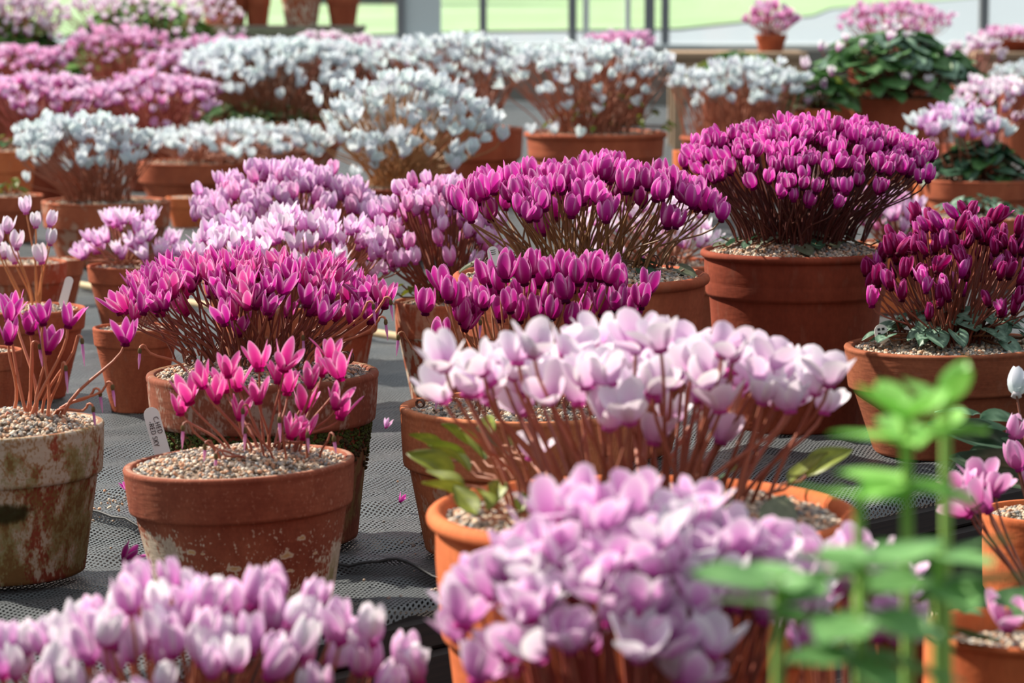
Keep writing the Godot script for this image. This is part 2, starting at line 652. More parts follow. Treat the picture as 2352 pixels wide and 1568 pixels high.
func nose_mesh(kind: Dictionary, tint: Array, s: Shape) -> void:
	var pts := PackedVector3Array()
	var cols := PackedColorArray()
	var prof := [Vector2(0.75, 0.0020), Vector2(1.08, 0.0006), Vector2(1.20, -0.0014), Vector2(0.85, -0.0024), Vector2(0.3, -0.0012)]
	for q in prof:
		for k in 10:
			var a := TAU * k / 10.0
			var r: float = kind.r0 * q.x * (1.0 + (0.16 if k % 2 else -0.08))
			pts.append(Vector3(cos(a) * r, q.y, sin(a) * r))
			cols.append(tint[0])
	s.grid(pts, 10, cols, PackedVector2Array(), true)


func tints(name_: String) -> Array:
	var out := []
	for c in TINTS[name_]:
		out.append(lin(Color(c)))
	return out


# six variants of one flower: whole corollas, or [nose, five petals] where the petals are parts of their own
func flowers_of(kind: String, tint: String, fine: int) -> Array:
	var key := "%s/%s/%d" % [kind, tint, fine]
	if not flower_meshes.has(key):
		var out := []
		var base := tints(tint)
		for v in 6:
			var shade := rng.randf_range(0.86, 1.08)
			var tn := []
			for c in base:
				tn.append(Color(minf(c.r * shade, 0.95), minf(c.g * shade * rng.randf_range(0.94, 1.05), 0.95), minf(c.b * shade, 0.95)))
			var twist := rng.randf() * TAU
			if fine == 2:
				var set_ := []
				var sn := Shape.new()
				nose_mesh(PETALS[kind], tn, sn)
				set_.append(sn.build())
				for k in 5:
					var sp := Shape.new()
					petal_mesh(PETALS[kind], tn, 6, 9, sp, twist + TAU * k / 5.0 + rng.randf_range(-0.15, 0.15))
					set_.append(sp.build())
				out.append(set_)
			else:
				var s := Shape.new()
				nose_mesh(PETALS[kind], tn, s)
				for k in 5:
					petal_mesh(PETALS[kind], tn, 4 if fine else 2, 7 if fine else 5, s, twist + TAU * k / 5.0 + rng.randf_range(-0.2, 0.2))
				out.append(s.build())
		flower_meshes[key] = out
	return flower_meshes[key]


func stem_path(a: Vector3, b: Vector3, sway: float, seg := 7) -> PackedVector3Array:
	var len_ := a.distance_to(b)
	var flat := Vector3(b.x - a.x, 0, b.z - a.z)
	var c1 := a + Vector3.UP * len_ * 0.35 + flat * 0.15 + Vector3(rng.randf_range(-1, 1), 0, rng.randf_range(-1, 1)) * sway * len_
	var c2 := b - Vector3.UP * len_ * 0.25 - flat * 0.10 + Vector3(rng.randf_range(-1, 1), 0, rng.randf_range(-1, 1)) * sway * len_ * 0.6
	var out := PackedVector3Array()
	for k in seg + 1:
		out.append(a.bezier_interpolate(c1, c2, b, float(k) / seg))
	return out


func taper(n: int, a: float, b: float) -> PackedFloat32Array:
	var out := PackedFloat32Array()
	for k in n:
		out.append(lerpf(a, b, float(k) / maxi(n - 1, 1)))
	return out


# one flower on its stem; at and root are in the plant's own axes
func add_flower(o: Node3D, at: Vector3, root: Vector3, f: Dictionary, joint: Shape) -> void:
	var fine: int = f.get("fine", 0)
	var tint: String = f.tint
	if f.has("mix") and rng.randf() < f.get("share", 0.3):
		tint = f.mix
	var kinds := flowers_of(f.kind, tint, fine)
	var tip: float = f.get("nod", 0.22)
	var out := Vector3(at.x - root.x, 0, at.z - root.z)
	var b := Basis(Vector3.UP, rng.randf() * TAU)
	b = Basis.from_euler(Vector3(rng.randfn(0, tip), 0, rng.randfn(0, tip))) * b
	if out.length() > 0.01:
		b = Basis(Vector3.UP.cross(out.normalized()).normalized(), f.get("lean", 0.12)) * b
	b = b.scaled(Vector3.ONE * f.get("scale", 1.0) * rng.randf_range(0.86, 1.12))
	var xf := Transform3D(b, at)
	var pick = kinds[rng.randi() % kinds.size()]
	var fl: MeshInstance3D
	if fine == 2:
		fl = part("flower", pick[0], mats.petal, o, xf)
		for k in 5:
			part("petal", pick[k + 1], mats.petal, fl)
	else:
		fl = part("flower", pick, mats.petal, o, xf)
	var path := stem_path(root, at, f.get("sway", 0.06))
	var rad: float = f.get("stem_r", 0.0009)
	var ca: Color = lin(f.get("stem", rgb(140, 78, 58))) * rng.randf_range(0.75, 1.15)
	if joint == null:
		var s := Shape.new()
		s.tube(path, taper(path.size(), rad * 1.15, rad * 0.8), 6, ca, ca * 0.95)
		part("flower_stem", s.build(), mats.stem, fl, xf.affine_inverse())
	else:
		joint.tube(path, taper(path.size(), rad * 1.1, rad * 0.8), 4, ca, ca * 0.95)


# a spent flower or bud hanging from an arched stem
func add_spent(o: Node3D, root: Vector3, top: Vector3, f: Dictionary, drop_ := 0.010) -> void:
	var fwd := Vector3(top.x - root.x, 0, top.z - root.z)
	fwd = fwd.normalized() if fwd.length() > 0.002 else Vector3.RIGHT
	var path := stem_path(root, top, 0.05, 6)
	for k in 4:
		var a := PI * (k + 1) / 4.0
		path.append(top + fwd * (1.0 - cos(a)) * 0.0028 + Vector3.UP * sin(a) * 0.0028)
	var s := Shape.new()
	var rad: float = f.get("stem_r", 0.0009)
	var ca: Color = lin(f.get("stem", rgb(140, 78, 58)))
	s.tube(path, taper(path.size(), rad, rad * 0.8), 6, ca, ca)
	var st := part("spent_flower", s.build(), mats.stem, o)
	var end := path[path.size() - 1]
	var c := Shape.new()
	var green := lin(rgb(120, 104, 72))
	var tn := tints(f.tint)
	c.tube(PackedVector3Array([end + Vector3.UP * 0.001, end, end - Vector3.UP * 0.0018, end - Vector3.UP * 0.0034]), PackedFloat32Array([0.0007, 0.0013, 0.0015, 0.0010]), 8, green, green * 0.9)
	c.tube(PackedVector3Array([end - Vector3.UP * 0.003, end - Vector3.UP * (0.003 + drop_ * 0.4) + fwd * 0.0006, end - Vector3.UP * (0.003 + drop_) + fwd * 0.0014]), PackedFloat32Array([0.0010, 0.0011, 0.0002]), 7, tn[3].lerp(lin(rgb(190, 150, 200)), 0.5), tn[4])
	part("calyx", c.build(), mats.petal, st)


# heads over a dome: px, hw (half width), top and bottom rows of the frame, all read at the pot's distance
func cluster(o: Node3D, d: float, c: Dictionary, f: Dictionary) -> void:
	var inv := o.transform.affine_inverse()
	var crown: Vector3 = o.get_meta("crown")
	var rad: float = c.hw * d / FOCAL
	var yt := spot(0, c.top, d).y
	var yb := spot(0, c.bot, d).y
	var t := drop((c.top + c.bot) / 2.0)
	var hf: float = PETALS[f.kind].l * f.get("scale", 1.0)
	var deep: float = c.get("deep", 0.85)
	var y0 := yt - hf - 0.35 * rad * deep * t
	var dome := maxf(y0 - rad * deep * t * 0.8 - yb, 0.002)
	var mid := spot(c.px, c.top, d)
	var n: int = c.n
	var joined := Shape.new() if not f.get("own_stems", false) else null
	var root_r: float = c.get("root", 0.35)
	var crown_w := o.transform * crown
	for k in n:
		var q := sqrt((k + 0.5) / n)
		var a := k * 2.39996 + rng.randf_range(-0.4, 0.4)
		q = clampf(q + rng.randf_range(-0.07, 0.05), 0.0, 1.05)
		var p := Vector3(mid.x + cos(a) * q * rad, 0, -d + sin(a) * q * rad * deep)
		p.y = y0 - dome * pow(q, c.get("pow", 2.2)) * lerpf(c.get("side", 0.85), 1.0, maxf(0.0, sin(a))) + rng.randfn(0, 1) * c.get("jit", 0.12) * (yt - yb)
		if rng.randf() < c.get("low", 0.05):
			p.y -= rng.randf_range(0.2, 0.6) * (p.y - crown_w.y)
		p.y = clampf(p.y, crown_w.y + 0.012, yt - hf * 0.55)
		var base := Vector3(lerpf(crown_w.x, p.x, root_r), crown_w.y - 0.002, lerpf(crown_w.z, p.z, root_r))
		base += Vector3(rng.randfn(0, 1), 0, rng.randfn(0, 1)) * 0.08 * rad
		var lim := inv * base
		lim.y = crown.y - 0.002
		add_flower(o, inv * p, lim, f, joined)
	if joined:
		var st := part("stems", joined.build(), mats.stem, o)
		st.set_meta("kind", "stuff")


# ------------------------------------------------------------------ leaves

# heart-shaped blade lying in xz, stalk end at the origin, tip towards +x
func leaf_mesh(tone: String, v: int) -> ArrayMesh:
	var key := "%s%d" % [tone, v]
	if leaf_meshes.has(key):
		return leaf_meshes[key]
	var deep := {"green": rgb(62, 104, 52), "silver": rgb(76, 110, 90), "dark": rgb(48, 82, 58), "lime": rgb(104, 116, 38), "dull": rgb(96, 104, 80), "mint": rgb(126, 190, 84), "mixed": rgb(88, 130, 52), "soft": rgb(104, 156, 92)}
	var pale := {"green": rgb(110, 150, 96), "silver": rgb(150, 182, 158), "dark": rgb(92, 132, 104), "lime": rgb(164, 178, 62), "dull": rgb(132, 138, 112), "mint": rgb(160, 212, 108), "mixed": rgb(128, 166, 84), "soft": rgb(140, 186, 116)}
	var a := lin(deep[tone])
	var b := lin(pale[tone])
	var s := Shape.new()
	var pts := PackedVector3Array()
	var cols := PackedColorArray()
	var fold := rng.randf_range(0.05, 0.35) if tone != "lime" else rng.randf_range(0.5, 1.0)
	var curl := rng.randf_range(-0.1, 0.3)
	var wave := rng.randf() * TAU
	var ovate: bool = tone in ["mint", "lime", "soft"]
	for j in 9:
		var t := j / 8.0
		for k in 9:
			var q := k / 4.0 - 1.0
			var w: float
			var x: float
			if ovate:
				w = (0.24 if tone == "lime" else 0.30) * pow(sin(PI * pow(t, 0.75)), 0.8) + 0.01
				x = t
			else:
				w = 0.46 * pow(maxf(sin(PI * (0.16 + 0.84 * pow(t, 0.9))), 0.0), 0.7) + 0.005
				x = t - 0.22 * q * q * (1.0 - t)
			var y := fold * absf(q) * w - curl * t * t * 0.5 + 0.025 * sin(q * 5.0 + wave) * absf(q) + 0.02 * sin(t * 7.0 + wave)
			pts.append(Vector3(x, y, q * w))
			var ring := 1.0 - absf(Vector2((t - 0.42) * 2.0, q * 0.9).length() - 0.55) * 4.0
			var vein := 1.0 if k == 4 else 0.0
			var mix_ := clampf(ring, 0.0, 1.0) * (0.85 if tone == "silver" else 0.5) + 0.25 * vein + 0.15 * sin(j * 3.1 + k * 2.3 + v)
			cols.append(a.lerp(b, clampf(mix_, 0, 1)))
	s.grid(pts, 9, cols)
	leaf_meshes[key] = s.build()
	return leaf_meshes[key]


func add_leaf(o: Node3D, at: Vector3, heading: float, pitch_: float, size: float, tone: String, roll := 0.0) -> MeshInstance3D:
	var b := Basis(Vector3.UP, heading) * Basis(Vector3.FORWARD, -pitch_) * Basis(Vector3.RIGHT, roll)
	return part("leaf", leaf_mesh(tone, rng.randi() % 6), mats.leaf, o, Transform3D(b.scaled(Vector3.ONE * size), at))


# leaves over a dome, with their stalks joined into one part
func leaf_dome(o: Node3D, d: float, c: Dictionary) -> void:
	var inv := o.transform.affine_inverse()
	var crown: Vector3 = o.get_meta("crown")
	var rad: float = c.hw * d / FOCAL
	var yt := spot(0, c.top, d).y
	var yb := spot(0, c.bot, d).y
	var mid := spot(c.px, c.top, d)
	var s := Shape.new()
	var ca := lin(rgb(124, 84, 56))
	for k in int(c.n):
		var q := clampf(sqrt((k + 0.5) / c.n) + rng.randf_range(-0.06, 0.06), 0.02, 1.0)
		var a := k * 2.39996 + rng.randf_range(-0.3, 0.3)
		var p := Vector3(mid.x + cos(a) * q * rad, lerpf(yt, yb, pow(q, c.get("pow", 2.0))) + rng.randf_range(-0.006, 0.004), -d + sin(a) * q * rad * 0.8)
		var lp := inv * p
		var size: float = c.size * rng.randf_range(0.7, 1.2)
		var head := -a + rng.randf_range(-0.5, 0.5)
		add_leaf(o, lp - Vector3(cos(head), 0, -sin(head)) * size * 0.3, head, -0.15 - 0.55 * q * rng.randf(), size, c.tone if rng.randf() > 0.25 else c.get("tone2", c.tone), rng.randf_range(-0.35, 0.35))
		var path := stem_path(Vector3(crown.x + lp.x * 0.15, crown.y - 0.003, crown.z + lp.z * 0.15), lp, 0.08, 5)
		s.tube(path, taper(path.size(), 0.0012, 0.0009), 4, ca, ca)
	part("leaf_stalks", s.build(), mats.stem, o).set_meta("kind", "stuff")


# ------------------------------------------------------------------ the place

func ground_y(d: float) -> float:
	if d < 20.0:
		return lerpf(0.165, 0.183, (d - 12.0) / 8.0)
	if d < 35.0:
		return lerpf(0.183, 0.212, (d - 20.0) / 15.0)
	return 0.212 + (d - 35.0) * 0.0050


func build_setting():
	var s := Shape.new()
	s.box(Vector3(-6, -0.90, -12.3), Vector3(7, -0.80, 1.5), 0.002)
	struct("floor", s.build(), mats.concrete, "grey concrete floor of the glasshouse under the benches")
	s = Shape.new()
	s.box(Vector3(-6, -0.80, -12.2), Vector3(7, 0.19, -12.0), 0.01)
	struct("wall_back", s.build(), mats.concrete, "low grey wall carrying the glazing at the back")
	s = Shape.new()
	s.box(Vector3(-6, -0.80, 1.2), Vector3(7, 1.5, 1.4), 0.01)
	struct("wall_front", s.build(), mats.dark_wood, "dark timber wall at the near end of the glasshouse")
	# glazing on the low wall: posts read from the photograph's frame at 12.1 m
	var win := Node3D.new()
	win.name = "window_1"
	win.set_meta("kind", "structure")
	win.set_meta("label", "long run of glazing behind the benches with dark posts")
	add_child(win)
	var d := 12.1
	var posts := [[-900, 20, 0], [-300, 20, 0], [300, 20, 0], [922, 19, 0], [1110, 17, 0], [1314, 19, 0], [1345, 15, 1], [1440, 13, 1], [1490, 23, 0], [1526, 18, 0], [2253, 20, 0], [2900, 20, 0], [3500, 20, 0]]
	var xs := []
	for q in posts:
		var x: float = (q[0] - 1176.0) * d / FOCAL
		var w: float = q[1] * d / FOCAL
		xs.append(x)
		part("mullion", box_mesh(Vector3(w, 1.9, 0.05), 0.003), mats.frame_pale if q[2] else mats.frame_dark, win, Transform3D(Basis(), Vector3(x, 1.14, -d)))
	for k in xs.size() - 1:
		var w: float = xs[k + 1] - xs[k] - 0.03
		if w > 0.01:
			part("pane", box_mesh(Vector3(w, 1.85, 0.004), 0.0005), mats.glass, win, Transform3D(Basis(), Vector3((xs[k] + xs[k + 1]) / 2.0, 1.14, -d - 0.03)))
	part("sill", box_mesh(Vector3(9.0, 0.02, 0.12), 0.003), mats.frame_pale, win, Transform3D(Basis(), Vector3(1.0, 0.195, -d)))
	part("top_rail", box_mesh(Vector3(9.0, 0.06, 0.08), 0.003), mats.frame_dark, win, Transform3D(Basis(), Vector3(1.0, 2.1, -d)))
	part("door_panel", box_mesh(Vector3(0.158, 1.2, 0.02), 0.002), plain(rgb(206, 218, 220), 0.6), win, Transform3D(Basis(), Vector3((969 - 1176.0) * d / FOCAL, 0.82, -d - 0.01)))
	# path and rising lawn beyond the glass
	s = Shape.new()
	var pts := PackedVector3Array()
	var cols := PackedColorArray()
	for dd in [12.3, 16.0, 20.0, 27.0, 35.0, 60.0, 140.0]:
		for x in [-40.0, 0.0, 60.0]:
			pts.append(Vector3(x, ground_y(dd), -dd))
			cols.append(Color.WHITE)
	s.grid(pts, 3, cols)
	struct("path", s.build(), mats.path, "pale grey path outside the glass, curving away to the right")
	s = Shape.new()
	pts = PackedVector3Array()
	cols = PackedColorArray()
	for q in [[-14.0, 15.0], [-4.0, 15.4], [-0.9, 15.8], [-0.15, 17.2], [1.0, 18.2], [1.55, 21.0], [2.6, 26.0], [3.6, 34.0], [7.5, 50.0], [22.0, 110.0]]:
		for k in 8:
			var dd: float = lerpf(q[1], 135.0, pow(k / 7.0, 1.5))
			pts.append(Vector3(q[0] * lerpf(1.0, dd / q[1], 0.8), ground_y(dd) + 0.015, -dd))
			cols.append(Color.WHITE)
	s.grid(pts, 8, cols)
	struct("lawn", s.build(), mats.lawn, "bright green lawn outside the glass beyond the path")
	var f := noise(1.2, 4, 5)
	for q in [[820, 40.0, 1.3, "broad blue-green bush beyond the lawn, above the stacked pots"], [1160, 52.0, 1.5, "dark blue-green bush beyond the lawn between two dark glazing posts"], [1290, 58.0, 1.1, "smaller dark bush beyond the lawn behind the third glazing post"]]:
		s = Shape.new()
		pts = PackedVector3Array()
		cols = PackedColorArray()
		for r in 13:
			for k in 20:
				var p := Vector3(sin(PI * r / 12.0) * cos(TAU * k / 20.0), cos(PI * r / 12.0), sin(PI * r / 12.0) * sin(TAU * k / 20.0))
				var g := 1.0 + 0.3 * f.get_noise_3dv(p * 1.5 + Vector3(q[0], 0, 0))
				pts.append(p * g * q[2])
				cols.append(lin(rgb(96, 128, 104).lerp(rgb(62, 92, 70), 0.5 + 0.5 * f.get_noise_3dv(p * 4.0))))
		s.grid(pts, 20, cols, PackedVector2Array(), true)
		single("bush", s.build(), mats.hedge, q[3], "bush", Transform3D(Basis(), Vector3((q[0] - 1176.0) * q[1] / FOCAL, ground_y(q[1]) + q[2] * 0.75, -q[1])), "bushes beyond the lawn")


const ALONG := Vector3(0.677, 0, -0.736)
const ACROSS := Vector3(-0.736, 0, -0.677)


func bench(s: float, n: float, y: float) -> Vector3:
	return Vector3(-0.119, y, -1.965) + ALONG * s + ACROSS * n


func steps(a: float, b: float, first: float, grow: float) -> Array:
	var out := []
	var x := a
	var st := first
	while x < b:
		out.append(x)
		x += st
		st *= grow
	out.append(b)
	return out


func sheet(ss: Array, nn: Array, lift: Callable) -> ArrayMesh:
	var sh := Shape.new()
	var pts := PackedVector3Array()
	var cols := PackedColorArray()
	var uvs := PackedVector2Array()
	# lattice of the weave on the bench: two step vectors in (x, distance)
	var ax := Vector2(0.0030, -0.0018)
	var bx := Vector2(0.0014, 0.0044)
	var det := ax.x * bx.y - ax.y * bx.x
	for s in ss:
		for n in nn:
			var p := bench(s, n, 0.0)
			p.y = lift.call(s, n)
			if n <= 0.0:
				p.y += n * 0.9
				p += ACROSS * (-n * 0.6)
			pts.append(p)
			cols.append(Color.WHITE)
			var q := bench(s, n if n > 0.0 else n * 1.0, 0.0)
			uvs.append(Vector2((q.x * bx.y + q.z * bx.x) / det, (-q.z * ax.x - q.x * ax.y) / det))
	sh.grid(pts, nn.size(), cols, uvs)
	return sh.build()


func build_bench():
	var b := thing("plant_bench", "long dark timber bench under the black netting, carrying the rows of pots", "bench")
	var turn := Basis(ALONG, Vector3.UP, ALONG.cross(Vector3.UP))
	for k in 35:
		var w := 0.19
		part("plank", box_mesh(Vector3(9.2, 0.02, w - 0.006), 0.002), mats.dark_wood, b, Transform3D(turn, bench(2.6, 0.03 + w * (k + 0.5), -0.030)))
	var front := Shape.new()
	var boards := [[-0.014, -0.037], [-0.0385, -0.105], [-0.1065, -0.17]]
	for q in boards:
		var y0: float = q[0]
		var y1: float = q[1]
		var me := board_mesh(9.2, y0 - y1, 0.03)
		part("front_board", me, mats.dark_wood, b, Transform3D(turn, bench(2.6, 0.012, (y0 + y1) / 2.0)))
	for s in [-1.8, 0.9, 3.6, 6.3]:
		for n in [0.15, 3.0, 6.5]:
			part("leg", box_mesh(Vector3(0.08, 0.76, 0.08), 0.004), mats.dark_wood, b, Transform3D(turn, bench(s, n, -0.42)))
	# netting: the far sheet overlaps the near one
	var f := noise(3.2, 2, 41)
	var g := noise(9.0, 2, 42)
	var wave := func(s: float, n: float) -> float:
		return -0.0045 + 0.0075 * f.get_noise_2d(s * 2.0, n * 3.4) + 0.0030 * g.get_noise_2d(s, n * 1.6)
	var far_lift := func(s: float, n: float) -> float:
		var e := exp(-(s - 0.13) / 0.022)
		return wave.call(s, n) + 0.0022 + e * (0.0015 + 0.0085 * exp(-pow((n - 0.07) / 0.045, 2.0)) + 0.004 * exp(-pow((n - 0.42) / 0.12, 2.0)))
	var edge := [-0.009, -0.004, 0.0]
	single("shade_netting", sheet(steps(0.13, 7.1, 0.009, 1.012), edge + steps(0.006, 6.6, 0.010, 1.012), far_lift), mats.net, "black shade netting under most of the pots, its free edge lifting in a fold", "netting", Transform3D(), "netting sheets on the bench")
	single("shade_netting", sheet(steps(-1.9, 0.20, 0.011, 1.0), edge + steps(0.006, 3.0, 0.010, 1.010), wave), mats.net, "black shade netting tucked under the other sheet, beneath the chalk-stained front pot", "netting", Transform3D(), "netting sheets on the bench")
	var hem := Shape.new()
	var path := PackedVector3Array()
	for n in steps(0.0, 3.0, 0.008, 1.02):
		path.append(bench(0.129, n, far_lift.call(0.13, n) + 0.0004))
	hem.tube(path, taper(path.size(), 0.0012, 0.0012), 5, Color.WHITE, Color.WHITE)
	single("hem_cord", hem.build(), mats.cord, "black plaited cord hemming the lifted edge of the upper netting", "cord")
	# lower staging in front of the bench
	var low := thing("lower_staging", "dark slatted shelf below the bench edge, under the nearest pots", "shelf")
	for k in 10:
		part("slat", box_mesh(Vector3(5.0, 0.022, 0.118), 0.002), mats.dark_wood, low, Transform3D(turn, bench(0.6, -0.09 - 0.126 * k, -0.111)))
	for s in [-1.5, 2.8]:
		for n in [-0.15, -1.2]:
			part("leg", box_mesh(Vector3(0.06, 0.68, 0.06), 0.004), mats.dark_wood, low, Transform3D(turn, bench(s, n, -0.46)))
	# raised staging at the back
	for q in [[ [320, 838], 58.0, 10.1, 0.30, "grey weathered staging at back left, holding the row of stacked pots", mats.grey_wood], [[1535, 1842], 118.0, 8.0, 0.28, "pale wooden staging at back right, with one small pot of pink flowers", mats.pale_wood], [[2215, 2700], 118.0, 8.3, 0.3, "brown staging at the far right edge below the glazing", mats.pale_wood]]:
		var dd: float = q[2]
		var x0: float = (q[0][0] - 1176.0) * dd / FOCAL
		var x1: float = (q[0][1] - 1176.0) * dd / FOCAL
		var y := spot(0, q[1], dd).y
		var o := thing("timber_staging", q[4], "staging", Vector3((x0 + x1) / 2.0, 0, -dd), "raised staging at the back")
		for k in 3:
			part("board", board_mesh(x1 - x0, 0.018, 0.096), q[5], o, Transform3D(Basis(), Vector3(0, y - 0.009, q[3] / 2.0 - 0.05 - k * 0.1)))
		part("apron", board_mesh(x1 - x0, 0.045, 0.02), q[5], o, Transform3D(Basis(), Vector3(0, y - 0.0415, q[3] / 2.0 - 0.02)))
		for sx in [-1.0, 1.0]:
			for sz in [-1.0, 1.0]:
				part("leg", box_mesh(Vector3(0.03, y - 0.02, 0.03), 0.002), q[5], o, Transform3D(Basis(), Vector3(sx * ((x1 - x0) / 2.0 - 0.02), (y - 0.02) / 2.0, sz * 0.11)))


# a board along x whose grain runs with it
func board_mesh(l: float, h: float, w: float) -> ArrayMesh:
	var s := Shape.new()
	s.box(Vector3(-l, -h, -w) / 2.0, Vector3(l, h, w) / 2.0, minf(h, w) * 0.12)
	for k in s.uv.size():
		s.uv[k] = Vector2(s.v[k].x * 1.5, (s.v[k].y + s.v[k].z) * 6.0)
	return s.build()


# ------------------------------------------------------------------ the pots in focus

func placed(o: Node3D, d: float, rows: Array, f: Dictionary, root: Dictionary) -> void:
	# rows: [x, y] of each flower's foot in the frame; depth is drawn inside the plant's own spread
	var inv := o.transform.affine_inverse()
	for q in rows:
		var dd: float = d + (q[2] if q.size() > 2 else rng.randf_range(-1, 1) * root.get("deep", 0.03))
		var at := inv * spot(q[0], q[1], dd)
		var rw := spot(root.x + (q[0] - root.x) * root.get("pull", 0.25) + rng.randf_range(-1, 1) * root.get("jit", 12.0), root.y, d)
		var base := inv * rw
		base.y = o.get_meta("crown").y - 0.003
		base.z += rng.randf_range(-0.4, 0.4) * root.get("deep", 0.03)
		add_flower(o, at, base, f, null)


func build_front_pots():
	# 1 the small pot in front, thinly flowered
	var o := pot(measured(556, 1058, 268, 2.02, {"mat": "lime_low", "tilt": 0.045, "mound": 0.011, "sunk": 0.002, "size": 0.0030, "collar": 0.325, "foot": 0.76, "seg": 96, "turn": 0.0}), "chalk-stained terracotta pot in front on the netting, thinly planted with bright pink flowers")
	var hot := {"kind": "slim", "tint": "hot", "fine": 2, "stem": rgb(158, 92, 72), "scale": 0.98, "nod": 0.22, "stem_r": 0.00085}
	placed(o, 2.02, [[407, 948], [428, 922], [460, 886], [489, 920], [518, 862], [541, 892], [512, 896], [587, 922], [590, 846], [648, 846], [655, 902], [634, 876], [709, 886], [696, 944], [736, 858], [757, 826], [778, 868], [768, 934], [778, 958], [662, 1002], [692, 1004], [545, 960]], hot, {"x": 610, "y": 1020, "pull": 0.35, "jit": 22, "deep": 0.03})
	for q in [[430, 985, 500, 1050, 0.012], [505, 1050, 560, 1062, 0.009], [565, 945, 600, 1030, 0.014], [572, 990, 620, 1040, 0.012], [640, 965, 650, 1030, 0.013], [752, 1010, 730, 1050, 0.008], [700, 1000, 700, 1040, 0.010], [480, 1028, 540, 1052, 0.008]]:
		var inv := o.transform.affine_inverse()
		var r := inv * spot(q[2], q[3], 1.99)
		r.y = o.get_meta("crown").y - 0.004
		add_spent(o, r, inv * spot(q[0], q[1] - 8, 1.98), hot, q[4])

	# 2 the crusted pot at the left edge
	o = pot(measured(-4, 975, 242, 2.12, {"mat": "crusted", "tilt": 0.03, "mound": 0.012, "sunk": 0.002, "size": 0.0034, "collar": 0.34, "foot": 0.76, "seg": 96}), "crusted, algae-green pot at the left edge with long bare stems and few magenta flowers")
	var mag := {"kind": "slim", "tint": "magenta", "fine": 2, "stem": rgb(188, 112, 82), "scale": 0.98, "nod": 0.18, "stem_r": 0.0011, "sway": 0.12}
	placed(o, 2.12, [[12, 785], [30, 714], [62, 760], [92, 742], [150, 748], [100, 806], [14, 736], [282, 788, 0.0]], mag, {"x": 70, "y": 960, "pull": 0.38, "jit": 34, "deep": 0.04})
	for q in [[66, 792, 60, 950, 0.014], [170, 778, 85, 955, 0.016], [135, 840, 100, 955, 0.016], [205, 900, 120, 955, 0.012], [235, 885, 130, 960, 0.012], [190, 935, 115, 962, 0.014], [10, 955, 30, 965, 0.006]]:
		var inv := o.transform.affine_inverse()
		var r := inv * spot(q[2], q[3], 2.12)
		r.y = o.get_meta("crown").y - 0.004
		add_spent(o, r, inv * spot(q[0], q[1], 2.10 + rng.randf_range(-0.01, 0.02)), mag, q[4])

	# 3 the mossy pot behind the first
	o = pot(measured(603, 852, 268, 2.26, {"mat": "mossy", "tilt": 0.012, "mound": 0.012, "sunk": 0.002, "size": 0.0034, "collar": 0.30, "foot": 0.80, "seg": 96}), "mossy old pot crowded with deep magenta flowers, right behind the chalk-stained pot")
	cluster(o, 2.26, {"px": 570, "top": 566, "bot": 735, "hw": 325, "n": 135, "root": 0.52, "deep": 0.7, "low": 0.05, "jit": 0.07}, {"kind": "slim", "tint": "magenta", "mix": "hot", "share": 0.35, "fine": 1, "own_stems": true, "stem": rgb(136, 74, 56), "scale": 0.96, "stem_r": 0.0008})
	moss_band(o, 0.0883, 0.131, 0.69)
	var inv3 := o.transform.affine_inverse()
	for q in [[868, 735, 700, 820], [840, 700, 690, 820], [330, 800, 420, 840], [880, 690, 720, 820], [690, 770, 680, 830]]:
		var r := inv3 * spot(q[2], q[3], 2.22)
		r.y = o.get_meta("crown").y - 0.004
		add_spent(o, r, inv3 * spot(q[0], q[1], 2.20), mag, 0.012)
	coils(o, 14, 0.075)

	# 4 the wide pot with dark tulip-like flowers
	o = pot(measured(1185, 932, 272, 2.21, {"mat": "worn", "tilt": -0.01, "mound": 0.006, "size": 0.0034, "collar": 0.42, "foot": 0.78, "seg": 96, "sunk": 0.004}), "buff terracotta pot half hidden by white flowers, its own flowers dark magenta and tulip-shaped")
	var plum := {"kind": "tulip", "tint": "plum", "fine": 2, "stem": rgb(158, 104, 70), "scale": 1.02, "nod": 0.12, "stem_r": 0.0009, "sway": 0.05}
	placed(o, 2.21, [[975, 718], [1007, 788], [1030, 690], [1060, 738], [1048, 708], [1080, 700], [1068, 755], [1018, 668], [1090, 725], [1128, 690], [1120, 655], [1150, 668], [1162, 640], [1185, 700], [1150, 735], [1172, 715], [1205, 650], [1215, 690], [1232, 735], [1255, 700], [1240, 655], [1262, 640], [1275, 668], [1288, 630], [1300, 690], [1312, 750], [1330, 650], [1345, 690], [1355, 640], [1322, 665], [1368, 665], [1385, 722], [1395, 690], [1400, 648], [1418, 712], [1425, 668], [1448, 715], [1462, 728], [1472, 705, 0.03], [1490, 673, 0.05], [1345, 735], [1268, 730], [1195, 735], [1112, 706], [1220, 630], [1310, 640], [1380, 640]], plum, {"x": 1190, "y": 880, "pull": 0.45, "jit": 30, "deep": 0.045})
	var inv4 := o.transform.affine_inverse()
	for q in [[1500, 730, 1300, 880, 0.010], [928, 770, 1080, 900, 0.012], [1110, 735, 1150, 880, 0.01], [1010, 905, 1060, 930, 0.008]]:
		var r := inv4 * spot(q[2], q[3], 2.21)
		r.y = o.get_meta("crown").y - 0.004
		add_spent(o, r, inv4 * spot(q[0], q[1], 2.18), plum, q[4])
	coils(o, 6, 0.075)

	# 5 the large orange pot in front with white and pink flowers
	o = pot(measured(1481, 1166, 503, 1.60, {"base": -0.1, "style": "rolled", "mat": "orange", "tilt": 0.0, "mound": 0.010, "size": 0.0040, "collar": 0.30, "foot": 0.72, "seg": 112, "sunk": 0.006, "grit": 4200}), "big bright orange round-lipped pot below the bench edge, with broad white and pink flowers")
